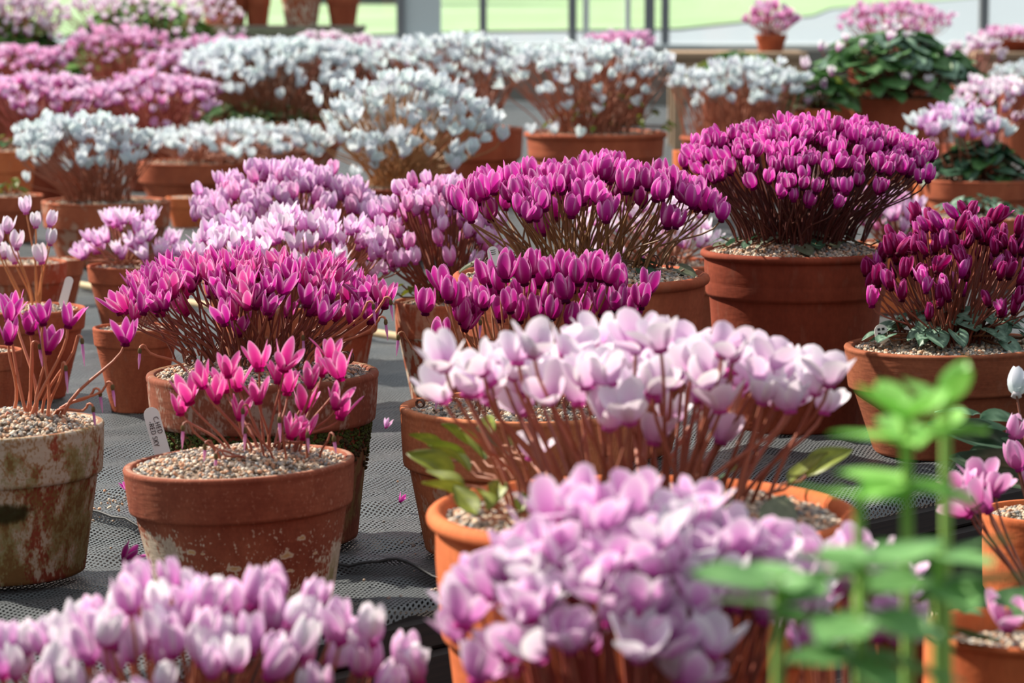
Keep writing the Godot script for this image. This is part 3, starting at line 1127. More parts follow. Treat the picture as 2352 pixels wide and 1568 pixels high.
	var shell := {"kind": "broad", "tint": "shell", "mix": "blush", "share": 0.25, "fine": 2, "stem": rgb(170, 102, 78), "scale": 1.0, "nod": 0.28, "stem_r": 0.0011, "sway": 0.05}
	placed(o, 1.60, [[1020, 842], [1018, 915], [1072, 905], [1060, 880], [1150, 842], [1110, 855], [1118, 905], [1190, 830], [1210, 945], [1185, 905], [1232, 860], [1225, 812], [1265, 905], [1300, 812], [1312, 850], [1330, 925], [1290, 880], [1350, 885], [1380, 830], [1372, 790], [1400, 880], [1410, 945], [1445, 930], [1440, 838], [1470, 905], [1462, 800], [1500, 860], [1520, 800], [1505, 915], [1545, 970], [1548, 880], [1570, 812], [1585, 850], [1610, 918], [1625, 888], [1640, 935], [1662, 815], [1690, 820], [1672, 860], [1700, 905], [1720, 850], [1745, 880], [1770, 845], [1800, 880], [1790, 928], [1825, 925], [1850, 860], [1880, 900], [1900, 945], [1910, 880], [1222, 1050], [1660, 1012], [1505, 1015]], shell, {"x": 1480, "y": 1120, "pull": 0.62, "jit": 40, "deep": 0.075})
	var shell2 := shell.duplicate()
	shell2.merge({"fine": 1, "own_stems": true}, true)
	cluster(o, 1.60, {"px": 1480, "top": 775, "bot": 965, "hw": 430, "n": 34, "root": 0.66, "deep": 0.8, "low": 0.02}, shell2)
	var inv5 := o.transform.affine_inverse()
	# folded green leaves along the lip at left and right
	for q in [[1060, 1150, 2.5, 0.044, "lime"], [1040, 1120, 2.9, 0.050, "lime"], [1080, 1100, 2.6, 0.05, "lime"], [1075, 1165, 3.3, 0.045, "lime"], [1070, 1090, 3.2, 0.05, "lime"], [1100, 1050, 2.9, 0.045, "lime"], [1135, 1020, 1.9, 0.04, "lime"], [1095, 1190, 2.2, 0.04, "lime"], [1140, 1165, 1.5, 0.035, "lime"], [1170, 1040, 1.7, 0.04, "lime"], [1110, 1075, 2.2, 0.048, "lime"], [1120, 1180, 1.9, 0.032, "lime"], [1195, 1185, 1.4, 0.026, "lime"], [1245, 1190, 1.6, 0.022, "lime"], [1020, 1060, 2.8, 0.04, "lime"], [1150, 1050, 2.4, 0.04, "dull"], [1820, 1130, 0.5, 0.050, "lime"], [1860, 1110, 0.3, 0.052, "lime"], [1650, 1140, 0.8, 0.035, "green"], [1790, 1200, 1.2, 0.034, "dull"]]:
		var at := inv5 * spot(q[0], q[1], 1.60 + (q[1] - 1150) * -0.0016)
		at.y = maxf(at.y, o.get_meta("crown").y + 0.003)
		var lf := add_leaf(o, at, q[2], 0.55, q[3] * 0.62, q[4], rng.randf_range(-0.9, 0.9))
		var s := Shape.new()
		var ca := lin(rgb(150, 90, 62))
		var path := stem_path(Vector3(at.x * 0.8, o.get_meta("crown").y - 0.004, at.z * 0.8), at, 0.05, 4)
		s.tube(path, taper(5, 0.001, 0.0008), 5, ca, ca)
		part("leaf_stalk", s.build(), mats.stem, lf, lf.transform.affine_inverse())

	# 6 the nearest pink pot
	var p6 := {"x": spot(1475, 0, 1.25).x, "d": 1.25, "r": 0.070, "h": 0.155, "base": -0.1, "mat": "orange", "style": "rolled", "size": 0.004, "grit": 900}
	o = pot(p6, "nearest clump of out-of-focus pale mauve-pink flowers filling the middle of the bottom edge")
	cluster(o, 1.25, {"px": 1470, "top": 1118, "bot": 1550, "hw": 425, "n": 165, "root": 0.55, "deep": 0.95, "low": 0.05, "jit": 0.07, "pow": 2.4}, {"kind": "broad", "tint": "mauve", "mix": "shell", "share": 0.25, "fine": 1, "own_stems": true, "stem": rgb(172, 92, 74), "scale": 0.94, "nod": 0.3, "stem_r": 0.0009})
	# 6b a few on the right of it
	o = pot({"x": spot(1985, 0, 1.34).x, "d": 1.34, "r": 0.036, "h": 0.11, "base": -0.1, "mat": "orange", "size": 0.004, "grit": 300}, "sparse pale pink flowers among green leaves, just right of the nearest pink clump")
	cluster(o, 1.34, {"px": 1980, "top": 1205, "bot": 1500, "hw": 150, "n": 26, "root": 0.5, "low": 0.1}, {"kind": "broad", "tint": "mauve", "fine": 1, "own_stems": true, "stem": rgb(160, 96, 78), "scale": 0.95, "nod": 0.4})
	# 7 the clump along the bottom left edge
	o = pot({"x": spot(420, 0, 1.36).x, "d": 1.36, "r": 0.085, "h": 0.13, "base": -0.1, "mat": "clean", "size": 0.004, "grit": 900}, "wide clump of out-of-focus pink flowers along the bottom left edge")
	cluster(o, 1.36, {"px": 445, "top": 1318, "bot": 1620, "hw": 515, "n": 125, "root": 0.5, "deep": 0.6, "low": 0.03, "jit": 0.12}, {"kind": "tulip", "tint": "mauve", "mix": "shell", "share": 0.35, "fine": 1, "own_stems": true, "stem": rgb(168, 104, 74), "scale": 0.88, "nod": 0.25})
	# 8 right edge: orange pot with silver leaves
	o = pot(measured(2436, 1172, 164, 2.06, {"base": -0.1, "mat": "orange", "collar": 0.36, "foot": 0.74, "size": 0.0036}), "orange pot at the right edge holding silver-veined leaves and a few mauve flowers")
	var inv8 := o.transform.affine_inverse()
	placed(o, 2.0, [[2340, 1010], [2375, 1120], [2355, 1075]], {"kind": "tulip", "tint": "rose", "fine": 1, "stem": rgb(150, 90, 70)}, {"x": 2420, "y": 1140, "pull": 0.4, "jit": 10})
	placed(o, 2.05, [[2345, 905]], {"kind": "tulip", "tint": "white", "fine": 1, "stem": rgb(150, 90, 70)}, {"x": 2420, "y": 1140, "pull": 0.4, "jit": 10})
	placed(o, 1.72, [[2262, 1160, -0.02], [2240, 1178, 0.0], [2285, 1172, 0.0], [2230, 1130, 0.02], [2300, 1135, 0.02], [2265, 1115, 0.04]], {"kind": "broad", "tint": "rose", "fine": 1, "stem": rgb(150, 90, 70), "scale": 0.95, "nod": 0.4}, {"x": 2420, "y": 1140, "pull": 0.1, "jit": 10})
	for q in [[2250, 1000, 2.9, 0.046], [2290, 1030, 2.6, 0.05], [2330, 985, 2.2, 0.045], [2340, 1060, 2.4, 0.05], [2380, 1020, 1.2, 0.05], [2300, 1075, 3.0, 0.045], [2350, 1120, 2.5, 0.045], [2200, 952, 2.9, 0.026]]:
		add_leaf(o, inv8 * spot(q[0] + 45, q[1], 2.02), q[2], 0.12, q[3], "silver", rng.randf_range(0.2, 0.7))
	# 9, 10 right bottom corner
	o = pot(measured(2140, 1436, 116, 1.66, {"base": -0.1, "mat": "dark", "mound": 0.011, "size": 0.0034, "collar": 0.25}), "small dark pot heaped with pale grit behind the green leaves, lower right")
	coils(o, 4, 0.02)
	o = pot(measured(2372, 1440, 240, 1.42, {"base": -0.1, "style": "rolled", "mat": "orange", "size": 0.0034, "sunk": 0.012, "seg": 80}), "out-of-focus orange pot with a fat rounded lip in the bottom right corner")
	var inv10 := o.transform.affine_inverse()
	for q in [[2235, 1410, 2.6], [2290, 1470, 2.9], [2340, 1400, 0.5]]:
		add_leaf(o, inv10 * spot(q[0], q[1], 1.38), q[2], 0.2, 0.03, "green", 0.3)
	placed(o, 1.38, [[2335, 1440]], {"kind": "broad", "tint": "rose", "fine": 1, "scale": 0.9}, {"x": 2380, "y": 1460})


# ragged moss below the collar of an old pot
func moss_band(o: Node3D, r: float, h: float, from: float) -> void:
	var mm := MultiMesh.new()
	mm.transform_format = MultiMesh.TRANSFORM_3D
	mm.use_colors = true
	mm.mesh = grit_mesh
	var n := 2600
	mm.instance_count = n
	var f := noise(3.0, 3, 9)
	for k in n:
		var a := rng.randf() * TAU
		var reach := 0.07 + 0.30 * maxf(0.0, f.get_noise_2d(cos(a) * 2.5, sin(a) * 2.5) + 0.28)
		var q := rng.randf() * reach
		var y := h * (from - q)
		var rr := lerpf(r * 0.80, r * 0.915, clampf(y / (h * from), 0, 1)) + 0.0012
		var c := lin(rgb(74, 92, 26).lerp(rgb(44, 52, 18), rng.randf())) if q < reach * 0.72 else lin(rgb(70, 58, 34))
		mm.set_instance_transform(k, Transform3D(Basis.from_euler(Vector3(rng.randf() * 6, rng.randf() * 6, 0)).scaled(Vector3.ONE * rng.randf_range(0.0018, 0.0038)), Vector3(cos(a) * rr, y, sin(a) * rr)))
		mm.set_instance_color(k, c)
	var m := MultiMeshInstance3D.new()
	m.name = "moss"
	m.multimesh = mm
	m.material_override = mats.moss
	m.set_meta("kind", "stuff")
	o.add_child(m, true)


# dry stalks coiled like springs on the grit
func coils(o: Node3D, n: int, reach: float) -> void:
	var crown: Vector3 = o.get_meta("crown")
	for k in n:
		var a := rng.randf() * TAU
		var c := crown + Vector3(cos(a), 0, sin(a)) * reach * rng.randf_range(0.55, 1.0)
		c.y -= 0.002
		var path := PackedVector3Array()
		var turns := rng.randf_range(1.2, 2.4)
		var dir := Vector3(rng.randf_range(-1, 1), 0, rng.randf_range(-1, 1)).normalized()
		var sz := rng.randf_range(0.003, 0.006)
		for j in 22:
			var t := j / 21.0
			path.append(c + dir * (t - 0.5) * sz * 1.5 + Vector3.UP * (sz * 1.1 + sin(t * TAU * turns) * sz) + dir.cross(Vector3.UP) * cos(t * TAU * turns) * sz)
		var s := Shape.new()
		var ca := lin(rgb(96, 62, 48)) * rng.randf_range(0.7, 1.2)
		s.tube(path, taper(22, 0.0007, 0.0006), 5, ca, ca)
		part("coiled_stalk", s.build(), mats.stem, o)


func build_middle_pots():
	var o := pot(measured(1335, 626, 296, 2.70, {"style": "rolled", "mat": "clean", "collar": 0.34, "foot": 0.72, "seg": 112, "size": 0.0036, "sunk": 0.004, "mound": 0.012}), "wide terracotta pot with rounded lip and grooved collar, mid-frame, under pale-edged plum flowers")
	var plum := {"kind": "tulip", "tint": "violet", "mix": "plum", "share": 0.35, "fine": 1, "own_stems": true, "stem": rgb(138, 100, 62), "scale": 1.05, "nod": 0.15, "stem_r": 0.0009}
	cluster(o, 2.70, {"px": 1340, "top": 354, "bot": 505, "hw": 315, "n": 128, "root": 0.55, "deep": 0.7, "low": 0.07, "jit": 0.08}, plum)
	leaf_dome(o, 2.70, {"px": 1335, "top": 585, "bot": 615, "hw": 255, "n": 26, "size": 0.020, "tone": "dull", "tone2": "dark"})
	coils(o, 14, 0.10)

	o = pot(measured(1830, 572, 219, 2.86, {"style": "rolled", "mat": "dark", "collar": 0.26, "foot": 0.78, "seg": 112, "size": 0.0036, "sunk": 0.004, "mound": 0.015}), "tall red-brown pot right of centre under a dense dome of violet-magenta flowers")
	cluster(o, 2.86, {"px": 1855, "top": 268, "bot": 455, "hw": 292, "n": 300, "root": 0.42, "deep": 0.95, "low": 0.02, "jit": 0.05, "pow": 2.4, "side": 0.5}, {"kind": "squat", "tint": "violet", "mix": "plum", "share": 0.3, "fine": 1, "stem": rgb(94, 46, 38), "scale": 1.0, "stem_r": 0.0009})
	leaf_dome(o, 2.86, {"px": 1830, "top": 530, "bot": 560, "hw": 200, "n": 34, "size": 0.016, "tone": "dull", "tone2": "dark"})

	o = pot(measured(2198, 788, 246, 2.70, {"mat": "brown", "tilt": 0.025, "collar": 0.40, "foot": 0.74, "seg": 96, "mound": 0.006, "size": 0.0036}), "broad brown terracotta pot at right with narrow wine-red flowers over silver-patterned leaves")
	cluster(o, 2.70, {"px": 2205, "top": 476, "bot": 690, "hw": 225, "n": 165, "root": 0.35, "deep": 0.9, "low": 0.08, "jit": 0.10}, {"kind": "closed", "tint": "wine", "mix": "violet", "share": 0.25, "fine": 1, "stem": rgb(142, 78, 62), "scale": 0.92, "nod": 0.3})
	leaf_dome(o, 2.70, {"px": 2195, "top": 715, "bot": 760, "hw": 200, "n": 50, "size": 0.021, "tone": "silver", "tone2": "silver"})

	o = pot(measured(306, 750, 99, 2.96, {"mat": "clean", "collar": 0.22, "foot": 0.60, "size": 0.0036, "seg": 72}), "narrow clean orange pot standing free, left of the mossy pot, with hardly a flower")
	cluster(o, 2.96, {"px": 345, "top": 610, "bot": 720, "hw": 70, "n": 9, "root": 0.3}, {"kind": "slim", "tint": "magenta", "fine": 1, "own_stems": true, "stem": rgb(120, 70, 54)})

	o = pot(measured(60, 706, 131, 3.06, {"mat": "clean", "collar": 0.24, "foot": 0.62, "size": 0.0038, "seg": 72, "mound": 0.006}), "terracotta pot near left edge with white label and few pale flowers on orange stems")
	placed(o, 3.06, [[15, 532], [35, 570], [80, 520], [112, 518], [30, 602], [92, 602], [58, 488], [112, 560], [-10, 560], [5, 590]], {"kind": "tulip", "tint": "shell", "mix": "blush", "share": 0.5, "fine": 1, "stem": rgb(196, 126, 78), "scale": 0.92, "nod": 0.12}, {"x": 75, "y": 690, "pull": 0.25, "jit": 8})

	o = pot(measured(48, 600, 102, 3.66, {"mat": "dusty", "collar": 0.3, "foot": 0.66, "grit": 500}), "dull terracotta pot behind the labelled one near the left edge")
	o = pot(measured(128, 594, 60, 3.98, {"mat": "clean", "collar": 0.36, "foot": 0.66, "grit": 300}), "small terracotta pot just behind and right of the dull pot near the left edge")
	o = pot(measured(-42, 802, 84, 2.86, {"mat": "clean", "collar": 0.25, "foot": 0.64, "grit": 400}), "terracotta pot cut by the left edge, behind the long bare stems")

	var pale := {"kind": "slim", "tint": "pink", "mix": "blush", "share": 0.45, "fine": 1, "stem": rgb(170, 108, 78), "scale": 0.98, "stem_r": 0.0009}
	o = pot(measured(292, 608, 95, 3.62, {"mat": "clean", "collar": 0.25, "foot": 0.62, "grit": 500}), "tapering terracotta pot with pale lilac flowers leaning over its left side")
	cluster(o, 3.62, {"px": 295, "top": 490, "bot": 630, "hw": 130, "n": 52, "root": 0.25, "low": 0.06}, pale)
	o = pot(measured(660, 610, 200, 3.36, {"mat": "dusty", "collar": 0.3, "grit": 900}), "hidden pot under the tall dome of lilac-pink flowers behind the magenta ones")
	var p2 := pale.duplicate()
	p2.merge({"tint": "pink", "mix": "rose", "share": 0.15, "kind": "tulip"}, true)
	cluster(o, 3.36, {"px": 655, "top": 362, "bot": 540, "hw": 222, "n": 170, "root": 0.45, "low": 0.04, "jit": 0.08}, p2)
	o = pot(measured(690, 690, 180, 3.00, {"mat": "dusty", "collar": 0.3, "grit": 900}), "hidden pot of palest lilac flowers just behind the magenta clump")
	var p3 := pale.duplicate()
	p3.merge({"tint": "blush", "mix": "pink", "share": 0.4}, true)
	cluster(o, 3.00, {"px": 665, "top": 482, "bot": 610, "hw": 255, "n": 112, "root": 0.4, "low": 0.1, "deep": 0.7}, p3)

	o = pot(measured(1034, 690, 130, 3.04, {"mat": "peeling", "collar": 0.36, "foot": 0.70, "seg": 80, "size": 0.0038}), "old pot with peeling whitewash and small pink flowers, left of the wide grooved pot")
	var p4 := pale.duplicate()
	p4.merge({"tint": "pink", "mix": "rose", "share": 0.5, "kind": "tulip", "scale": 0.84, "stem": rgb(142, 78, 56)}, true)
	cluster(o, 3.04, {"px": 1000, "top": 402, "bot": 590, "hw": 165, "n": 130, "root": 0.3, "low": 0.12, "jit": 0.1}, p4)
	leaf_dome(o, 3.04, {"px": 975, "top": 640, "bot": 680, "hw": 90, "n": 14, "size": 0.016, "tone": "lime", "tone2": "dull"})
	o = pot({"x": spot(1530, 0, 3.5).x, "d": 3.5, "r": 0.075, "h": 0.10, "mat": "clean", "grit": 300}, "pot of pale lilac flowers seen between the stems behind the wide grooved pot")
	var p5 := pale.duplicate()
	p5.merge({"tint": "blush", "fine": 0, "scale": 0.9}, true)
	cluster(o, 3.5, {"px": 1480, "top": 440, "bot": 590, "hw": 180, "n": 80, "root": 0.4, "low": 0.1}, p5)
	o = pot({"x": spot(2065, 0, 3.9).x, "d": 3.9, "r": 0.055, "h": 0.09, "mat": "orange", "grit": 300}, "pot of pink flowers half hidden behind the violet dome, right of its stems")
	cluster(o, 3.9, {"px": 2040, "top": 425, "bot": 520, "hw": 85, "n": 46, "root": 0.4, "low": 0.2}, {"kind": "slim", "tint": "rose", "mix": "pink", "share": 0.6, "stem": rgb(150, 90, 66), "scale": 1.0})


func build_back_pots():
	var white := {"kind": "loose", "tint": "white", "mix": "milk", "share": 0.2, "stem": rgb(178, 110, 84), "scale": 0.9, "nod": 0.35, "stem_r": 0.0011}
	var pink := {"kind": "loose", "tint": "pink", "mix": "rose", "share": 0.4, "stem": rgb(176, 96, 80), "scale": 0.95, "nod": 0.35, "stem_r": 0.0012}
	var brown := white.duplicate()
	brown.merge({"stem": rgb(146, 92, 66), "mix": "white", "scale": 1.12}, true)
	var gold := white.duplicate()
	gold.merge({"stem": rgb(190, 138, 92), "scale": 1.0}, true)
	var vivid := pink.duplicate()
	vivid.merge({"tint": "rose", "mix": "pink", "share": 0.25}, true)
	var palest := pink.duplicate()
	palest.merge({"tint": "blush", "mix": "shell", "share": 0.5}, true)
	# [rim x, rim y, half width, distance, material, style, label, flowers, clump]
	var rows := [
		[243, 460, 148, 4.58, "dusty", "band", "wide low stained pot at left with white flowers on brown stems", white, {"px": 190, "top": 262, "bot": 385, "hw": 165, "n": 150, "root": 0.4, "low": 0.08}],
		[455, 370, 140, 5.7, "clean", "band", "pot of white flowers in a low band right of the wide stained pot", white, {"px": 545, "top": 280, "bot": 358, "hw": 205, "n": 150, "root": 0.35, "low": 0.08}],
		[915, 425, 165, 4.70, "dark", "band", "tall loose fountain of white flowers on golden stems, back centre", gold, {"px": 935, "top": 172, "bot": 385, "hw": 215, "n": 190, "root": 0.22, "low": 0.10, "pow": 1.8, "deep": 0.9}],
		[1062, 293, 140, 5.94, "clean", "band", "terracotta pot with a high mass of white flowers, directly behind the white fountain", white, {"px": 1030, "top": 80, "bot": 200, "hw": 190, "n": 210, "root": 0.4, "low": 0.05}],
		[1368, 302, 164, 5.54, "clean", "rolled", "wide terracotta pot at back, limy collar, straggling white flowers on reddish stems", white, {"px": 1350, "top": 96, "bot": 205, "hw": 200, "n": 190, "root": 0.45, "low": 0.08}],
		[1690, 312, 128, 5.91, "clean", "rolled", "terracotta pot of upright white flowers on straight brown stems, left of the big leafy pot", white, {"px": 1695, "top": 138, "bot": 230, "hw": 155, "n": 170, "root": 0.75, "low": 0.03}],
		[640, 275, 150, 6.45, "dusty", "band", "dense white mound of flowers over brown stems and low green leaves, back left of centre", brown, {"px": 650, "top": 86, "bot": 215, "hw": 228, "n": 300, "root": 0.5, "low": 0.0, "jit": 0.03, "side": 0.3, "pow": 3.0}],
		[110, 318, 130, 6.0, "dark", "band", "pot of lilac-pink flowers on red stems, far left behind the white band", pink, {"px": 100, "top": 168, "bot": 250, "hw": 150, "n": 120, "root": 0.45, "low": 0.08}],
		[385, 305, 120, 6.3, "dark", "band", "pot of lilac-pink flowers on red stems, left of the dense white mound", pink, {"px": 365, "top": 165, "bot": 260, "hw": 150, "n": 120, "root": 0.45, "low": 0.08}],
		[65, 195, 105, 8.6, "dark", "band", "far pot of strong pink flowers touching the left edge", vivid, {"px": 65, "top": 106, "bot": 160, "hw": 110, "n": 110, "root": 0.6, "low": 0.03}],
		[285, 178, 110, 8.9, "dark", "band", "far pot of soft pink flowers in front of the leafy mass, upper left", vivid, {"px": 285, "top": 63, "bot": 140, "hw": 132, "n": 130, "root": 0.6, "low": 0.05}],
		[400, 225, 70, 7.6, "dark", "band", "small far pot of mauve flowers tucked left of the dense white mound", pink, {"px": 395, "top": 118, "bot": 180, "hw": 75, "n": 60, "root": 0.5, "low": 0.05}],
		[505, 165, 80, 9.1, "dark", "band", "far pot of pink flowers behind the left end of the dense white mound", pink, {"px": 505, "top": 82, "bot": 130, "hw": 105, "n": 80, "root": 0.5, "low": 0.05}],
		[770, 165, 90, 9.2, "dark", "band", "far pot of white and pink flowers behind the right end of the dense white mound", palest, {"px": 770, "top": 74, "bot": 130, "hw": 125, "n": 90, "root": 0.5, "low": 0.05}],
		[1425, 150, 70, 9.4, "dark", "band", "far pot of pink flowers peeping over the straggling white ones below the glazing", vivid, {"px": 1425, "top": 72, "bot": 112, "hw": 80, "n": 60, "root": 0.5, "low": 0.03}],
		[2040, 118, 95, 8.8, "dark", "band", "far pot of pink flowers on tall stems rising behind the big leafy pot", vivid, {"px": 2050, "top": 4, "bot": 75, "hw": 132, "n": 110, "root": 0.45, "low": 0.08}],
		[2240, 330, 75, 5.6, "dark", "band", "pot of white and lilac flowers in the upper right, above the round leaves", palest, {"px": 2290, "top": 175, "bot": 245, "hw": 95, "n": 50, "root": 0.4, "low": 0.08}],
		[2350, 215, 60, 7.4, "clean", "band", "far pot of white flowers at the right edge", white, {"px": 2335, "top": 140, "bot": 195, "hw": 60, "n": 40, "root": 0.4, "low": 0.08}],
	]
	for q in rows:
		var o := pot(measured(q[0], q[1], q[2], q[3], {"mat": q[4], "style": q[5], "grit": 350, "size": 0.0046, "collar": 0.42 if q[5] == "band" else 0.3, "foot": 0.74, "seg": 48}), q[6])
		if not q[8].has("side"):
			q[8].side = 0.5
		cluster(o, q[3], q[8], q[7])
		if q[0] == 640:
			leaf_dome(o, q[3], {"px": 585, "top": 240, "bot": 278, "hw": 178, "n": 90, "size": 0.036, "tone": "green", "tone2": "lime"})
		elif q[0] == 1368:
			leaf_dome(o, q[3], {"px": 1400, "top": 215, "bot": 290, "hw": 150, "n": 30, "size": 0.024, "tone": "lime", "tone2": "dull"})
			placed(o, q[3] - 0.12, [[1222, 305], [1275, 305], [1330, 312], [1370, 258], [1240, 215]], {"kind": "loose", "tint": "white", "stem": rgb(146, 82, 62), "scale": 0.95}, {"x": 1300, "y": 300, "pull": 0.6})
	# empty or nearly empty pots between them
	for q in [[20, 447, 78, 5.0, "clean", "small low terracotta pot with a green tuft at the left edge"], [432, 452, 52, 5.3, "orange", "small pale orange pot between the wide stained pot and the lilac dome"], [20, 345, 62, 5.6, "orange", "terracotta pot at the left edge behind the wide stained pot"], [1590, 345, 45, 5.2, "orange", "sliver of orange pot between the violet dome and the straggling white flowers"], [2130, 420, 30, 5.2, "orange", "small orange pot between the violet dome and the round-leaved pot"]]:
		var o := pot(measured(q[0], q[1], q[2], q[3], {"mat": q[4], "grit": 250, "size": 0.0046, "foot": 0.7, "seg": 40}), q[5], "plant pot", "terracotta_pot")
		if q[0] == 20:
			leaf_dome(o, q[3], {"px": q[0], "top": q[1] - 35, "bot": q[1] - 5, "hw": 40, "n": 10, "size": 0.02, "tone": "lime", "tone2": "green"})
	# the big leafy pot and its small neighbour
	var o := pot(measured(2050, 222, 130, 6.1, {"mat": "clean", "collar": 0.42, "foot": 0.8, "grit": 200, "size": 0.0046}), "tall terracotta pot overflowing with big heart-shaped green leaves, upper right")
	leaf_dome(o, 6.1, {"px": 2050, "top": 82, "bot": 200, "hw": 215, "n": 150, "size": 0.056, "tone": "green", "tone2": "silver", "pow": 2.6})
	cluster(o, 6.1, {"px": 2030, "top": 60, "bot": 190, "hw": 200, "n": 26, "root": 0.3, "low": 0.1}, palest)
	o = pot(measured(1880, 250, 56, 5.95, {"mat": "orange", "collar": 0.4, "foot": 0.7, "grit": 150, "size": 0.0046}), "small orange pot with green leaves, tucked left of the tall leafy pot")
	leaf_dome(o, 5.95, {"px": 1880, "top": 170, "bot": 240, "hw": 75, "n": 34, "size": 0.046, "tone": "green", "tone2": "lime"})
	cluster(o, 5.95, {"px": 1850, "top": 165, "bot": 255, "hw": 75, "n": 8, "root": 0.3}, palest)
	o = pot({"x": spot(1700, 0, 7.2).x, "d": 7.2, "r": 0.09, "h": 0.15, "mat": "dark", "grit": 100}, "far pot of broad green leaves showing above the upright white flowers")
	leaf_dome(o, 7.2, {"px": 1700, "top": 125, "bot": 180, "hw": 125, "n": 50, "size": 0.055, "tone": "lime", "tone2": "green"})
	o = pot(measured(2250, 410, 129, 4.93, {"mat": "clean", "collar": 0.30, "foot": 0.76, "grit": 400, "size": 0.0042}), "terracotta pot at right with a ruff of round dark leaves and white and lilac flowers")
	leaf_dome(o, 4.93, {"px": 2250, "top": 322, "bot": 400, "hw": 125, "n": 62, "size": 0.040, "tone": "dark", "tone2": "green"})
	var two := {"kind": "loose", "tint": "white", "mix": "pink", "share": 0.45, "fine": 1, "stem": rgb(168, 96, 70), "scale": 1.0, "nod": 0.3}
	cluster(o, 4.93, {"px": 2205, "top": 238, "bot": 318, "hw": 112, "n": 52, "root": 0.6, "low": 0.04}, two)
	o = pot(measured(2255, 494, 140, 4.22, {"mat": "clean", "collar": 0.3, "grit": 1500, "size": 0.004, "mound": 0.006}), "gritty pot with tiny grey-green leaves behind the wine-red flowers")
	leaf_dome(o, 4.22, {"px": 2250, "top": 455, "bot": 485, "hw": 105, "n": 60, "size": 0.018, "tone": "silver", "tone2": "dark"})
	# leafy mass with pale flowers, top left
	for q in [[345, 150, 9.55, 340, 225, 8, 150, "spreading plant of yellow-green leaves under pale pink flowers, top left"], [30, 150, 9.6, 40, 110, 45, 140, "pale pink flowers over green leaves in the top left corner"]]:
		o = pot({"x": spot(q[0], 0, q[2]).x, "d": q[2], "r": 0.15, "h": 0.20, "mat": "dark", "grit": 100}, q[7])
		leaf_dome(o, q[2], {"px": q[3], "top": q[5], "bot": q[6], "hw": q[4], "n": 240, "size": 0.07, "tone": "mixed", "tone2": "green"})
		cluster(o, q[2], {"px": q[3], "top": -14, "bot": 70, "hw": q[4], "n": 190, "root": 0.3, "low": 0.25, "side": 0.4}, palest)
	# pots standing on the raised staging
	var yl := spot(0, 58, 10.1).y
	for q in [[520, 120, 0.16, "clean", "band", "terracotta pot at the left end of the row on the grey staging"], [595, 62, 0.10, "clean", "band", "slim terracotta pot on the grey staging beside the whitewashed one"], [695, 98, 0.12, "peeling", "rolled", "whitewashed flaking pot in the middle of the row on the grey staging"], [790, 78, 0.105, "clean", "band", "terracotta pot at the right end of the row on the grey staging"]]:
		var r: float = q[1] * 0.5 * 10.0 / FOCAL
		pot({"x": spot(q[0], 0, 10.06).x, "d": 10.06, "r": r, "h": q[2], "base": yl, "mat": q[3], "style": q[4], "grit": 60, "size": 0.006, "seg": 40}, q[5], "plant pot", "terracotta_pot", "pots in a row on the grey staging")
	var yr := spot(0, 118, 8.0).y
	o = pot({"x": spot(1768, 0, 8.0).x, "d": 8.0, "r": 0.042, "h": 0.045, "base": yr, "mat": "clean", "grit": 80, "size": 0.005}, "little pot of mauve-pink flowers standing on the pale wooden staging")
	cluster(o, 8.0, {"px": 1770, "top": 2, "bot": 60, "hw": 62, "n": 46, "root": 0.35, "low": 0.15}, vivid)
	var y3 := spot(0, 118, 8.3).y
	o = pot({"x": spot(2320, 0, 8.3).x, "d": 8.3, "r": 0.075, "h": 0.03, "base": y3, "mat": "dark", "grit": 80, "size": 0.005}, "pot of pink flowers on the brown staging at the far right edge")
	cluster(o, 8.3, {"px": 2315, "top": 62, "bot": 100, "hw": 78, "n": 50, "root": 0.6, "low": 0.05}, pink)
	o = pot({"x": spot(2225, 0, 8.0).x, "d": 8.0, "r": 0.05, "h": 0.17, "mat": "dark", "grit": 80, "size": 0.005}, "far pot of white flowers between the big leafy pot and the brown staging")
	cluster(o, 8.0, {"px": 2235, "top": 78, "bot": 135, "hw": 70, "n": 30, "root": 0.4, "low": 0.1}, palest)


# the bright out-of-focus weeds in the lower right: whorls of toothed leaves on pale stalks
func shoot(px: float, top: float, d: float, lean: float, whorls: Array, tone: String, label: String) -> void:
	var tip := spot(px, top, d)
	var foot := Vector3(tip.x + lean, -0.1, tip.z + 0.012)
	var o := thing("leafy_shoot", label, "plant", foot, "green shoots in the right foreground")
	var s := Shape.new()
	var ca := lin(rgb(150, 190, 96))
	var path := stem_path(Vector3.ZERO, tip - foot, 0.012, 12)
	s.tube(path, taper(13, 0.0024, 0.0017), 8, ca, ca)
	part("stalk", s.build(), mats.stem, o)
	# whorl: [row in the frame, leaves, size, upward pitch, turn]
	for q in whorls:
		var y := spot(px, q[0], d).y + 0.1
		var at := path[12]
		for k in 12:
			if path[k].y <= y and path[k + 1].y > y:
				at = path[k].lerp(path[k + 1], (y - path[k].y) / (path[k + 1].y - path[k].y))
		for k in int(q[1]):
			var turn: float = q[4] + TAU * k / q[1] + rng.randf_range(-0.15, 0.15)
			add_leaf(o, at + Vector3(cos(turn), 0, -sin(turn)) * 0.0015, turn, q[3] + rng.randf_range(-0.15, 0.15), q[2] * rng.randf_range(0.85, 1.1), tone, rng.randf_range(-0.3, 0.3))


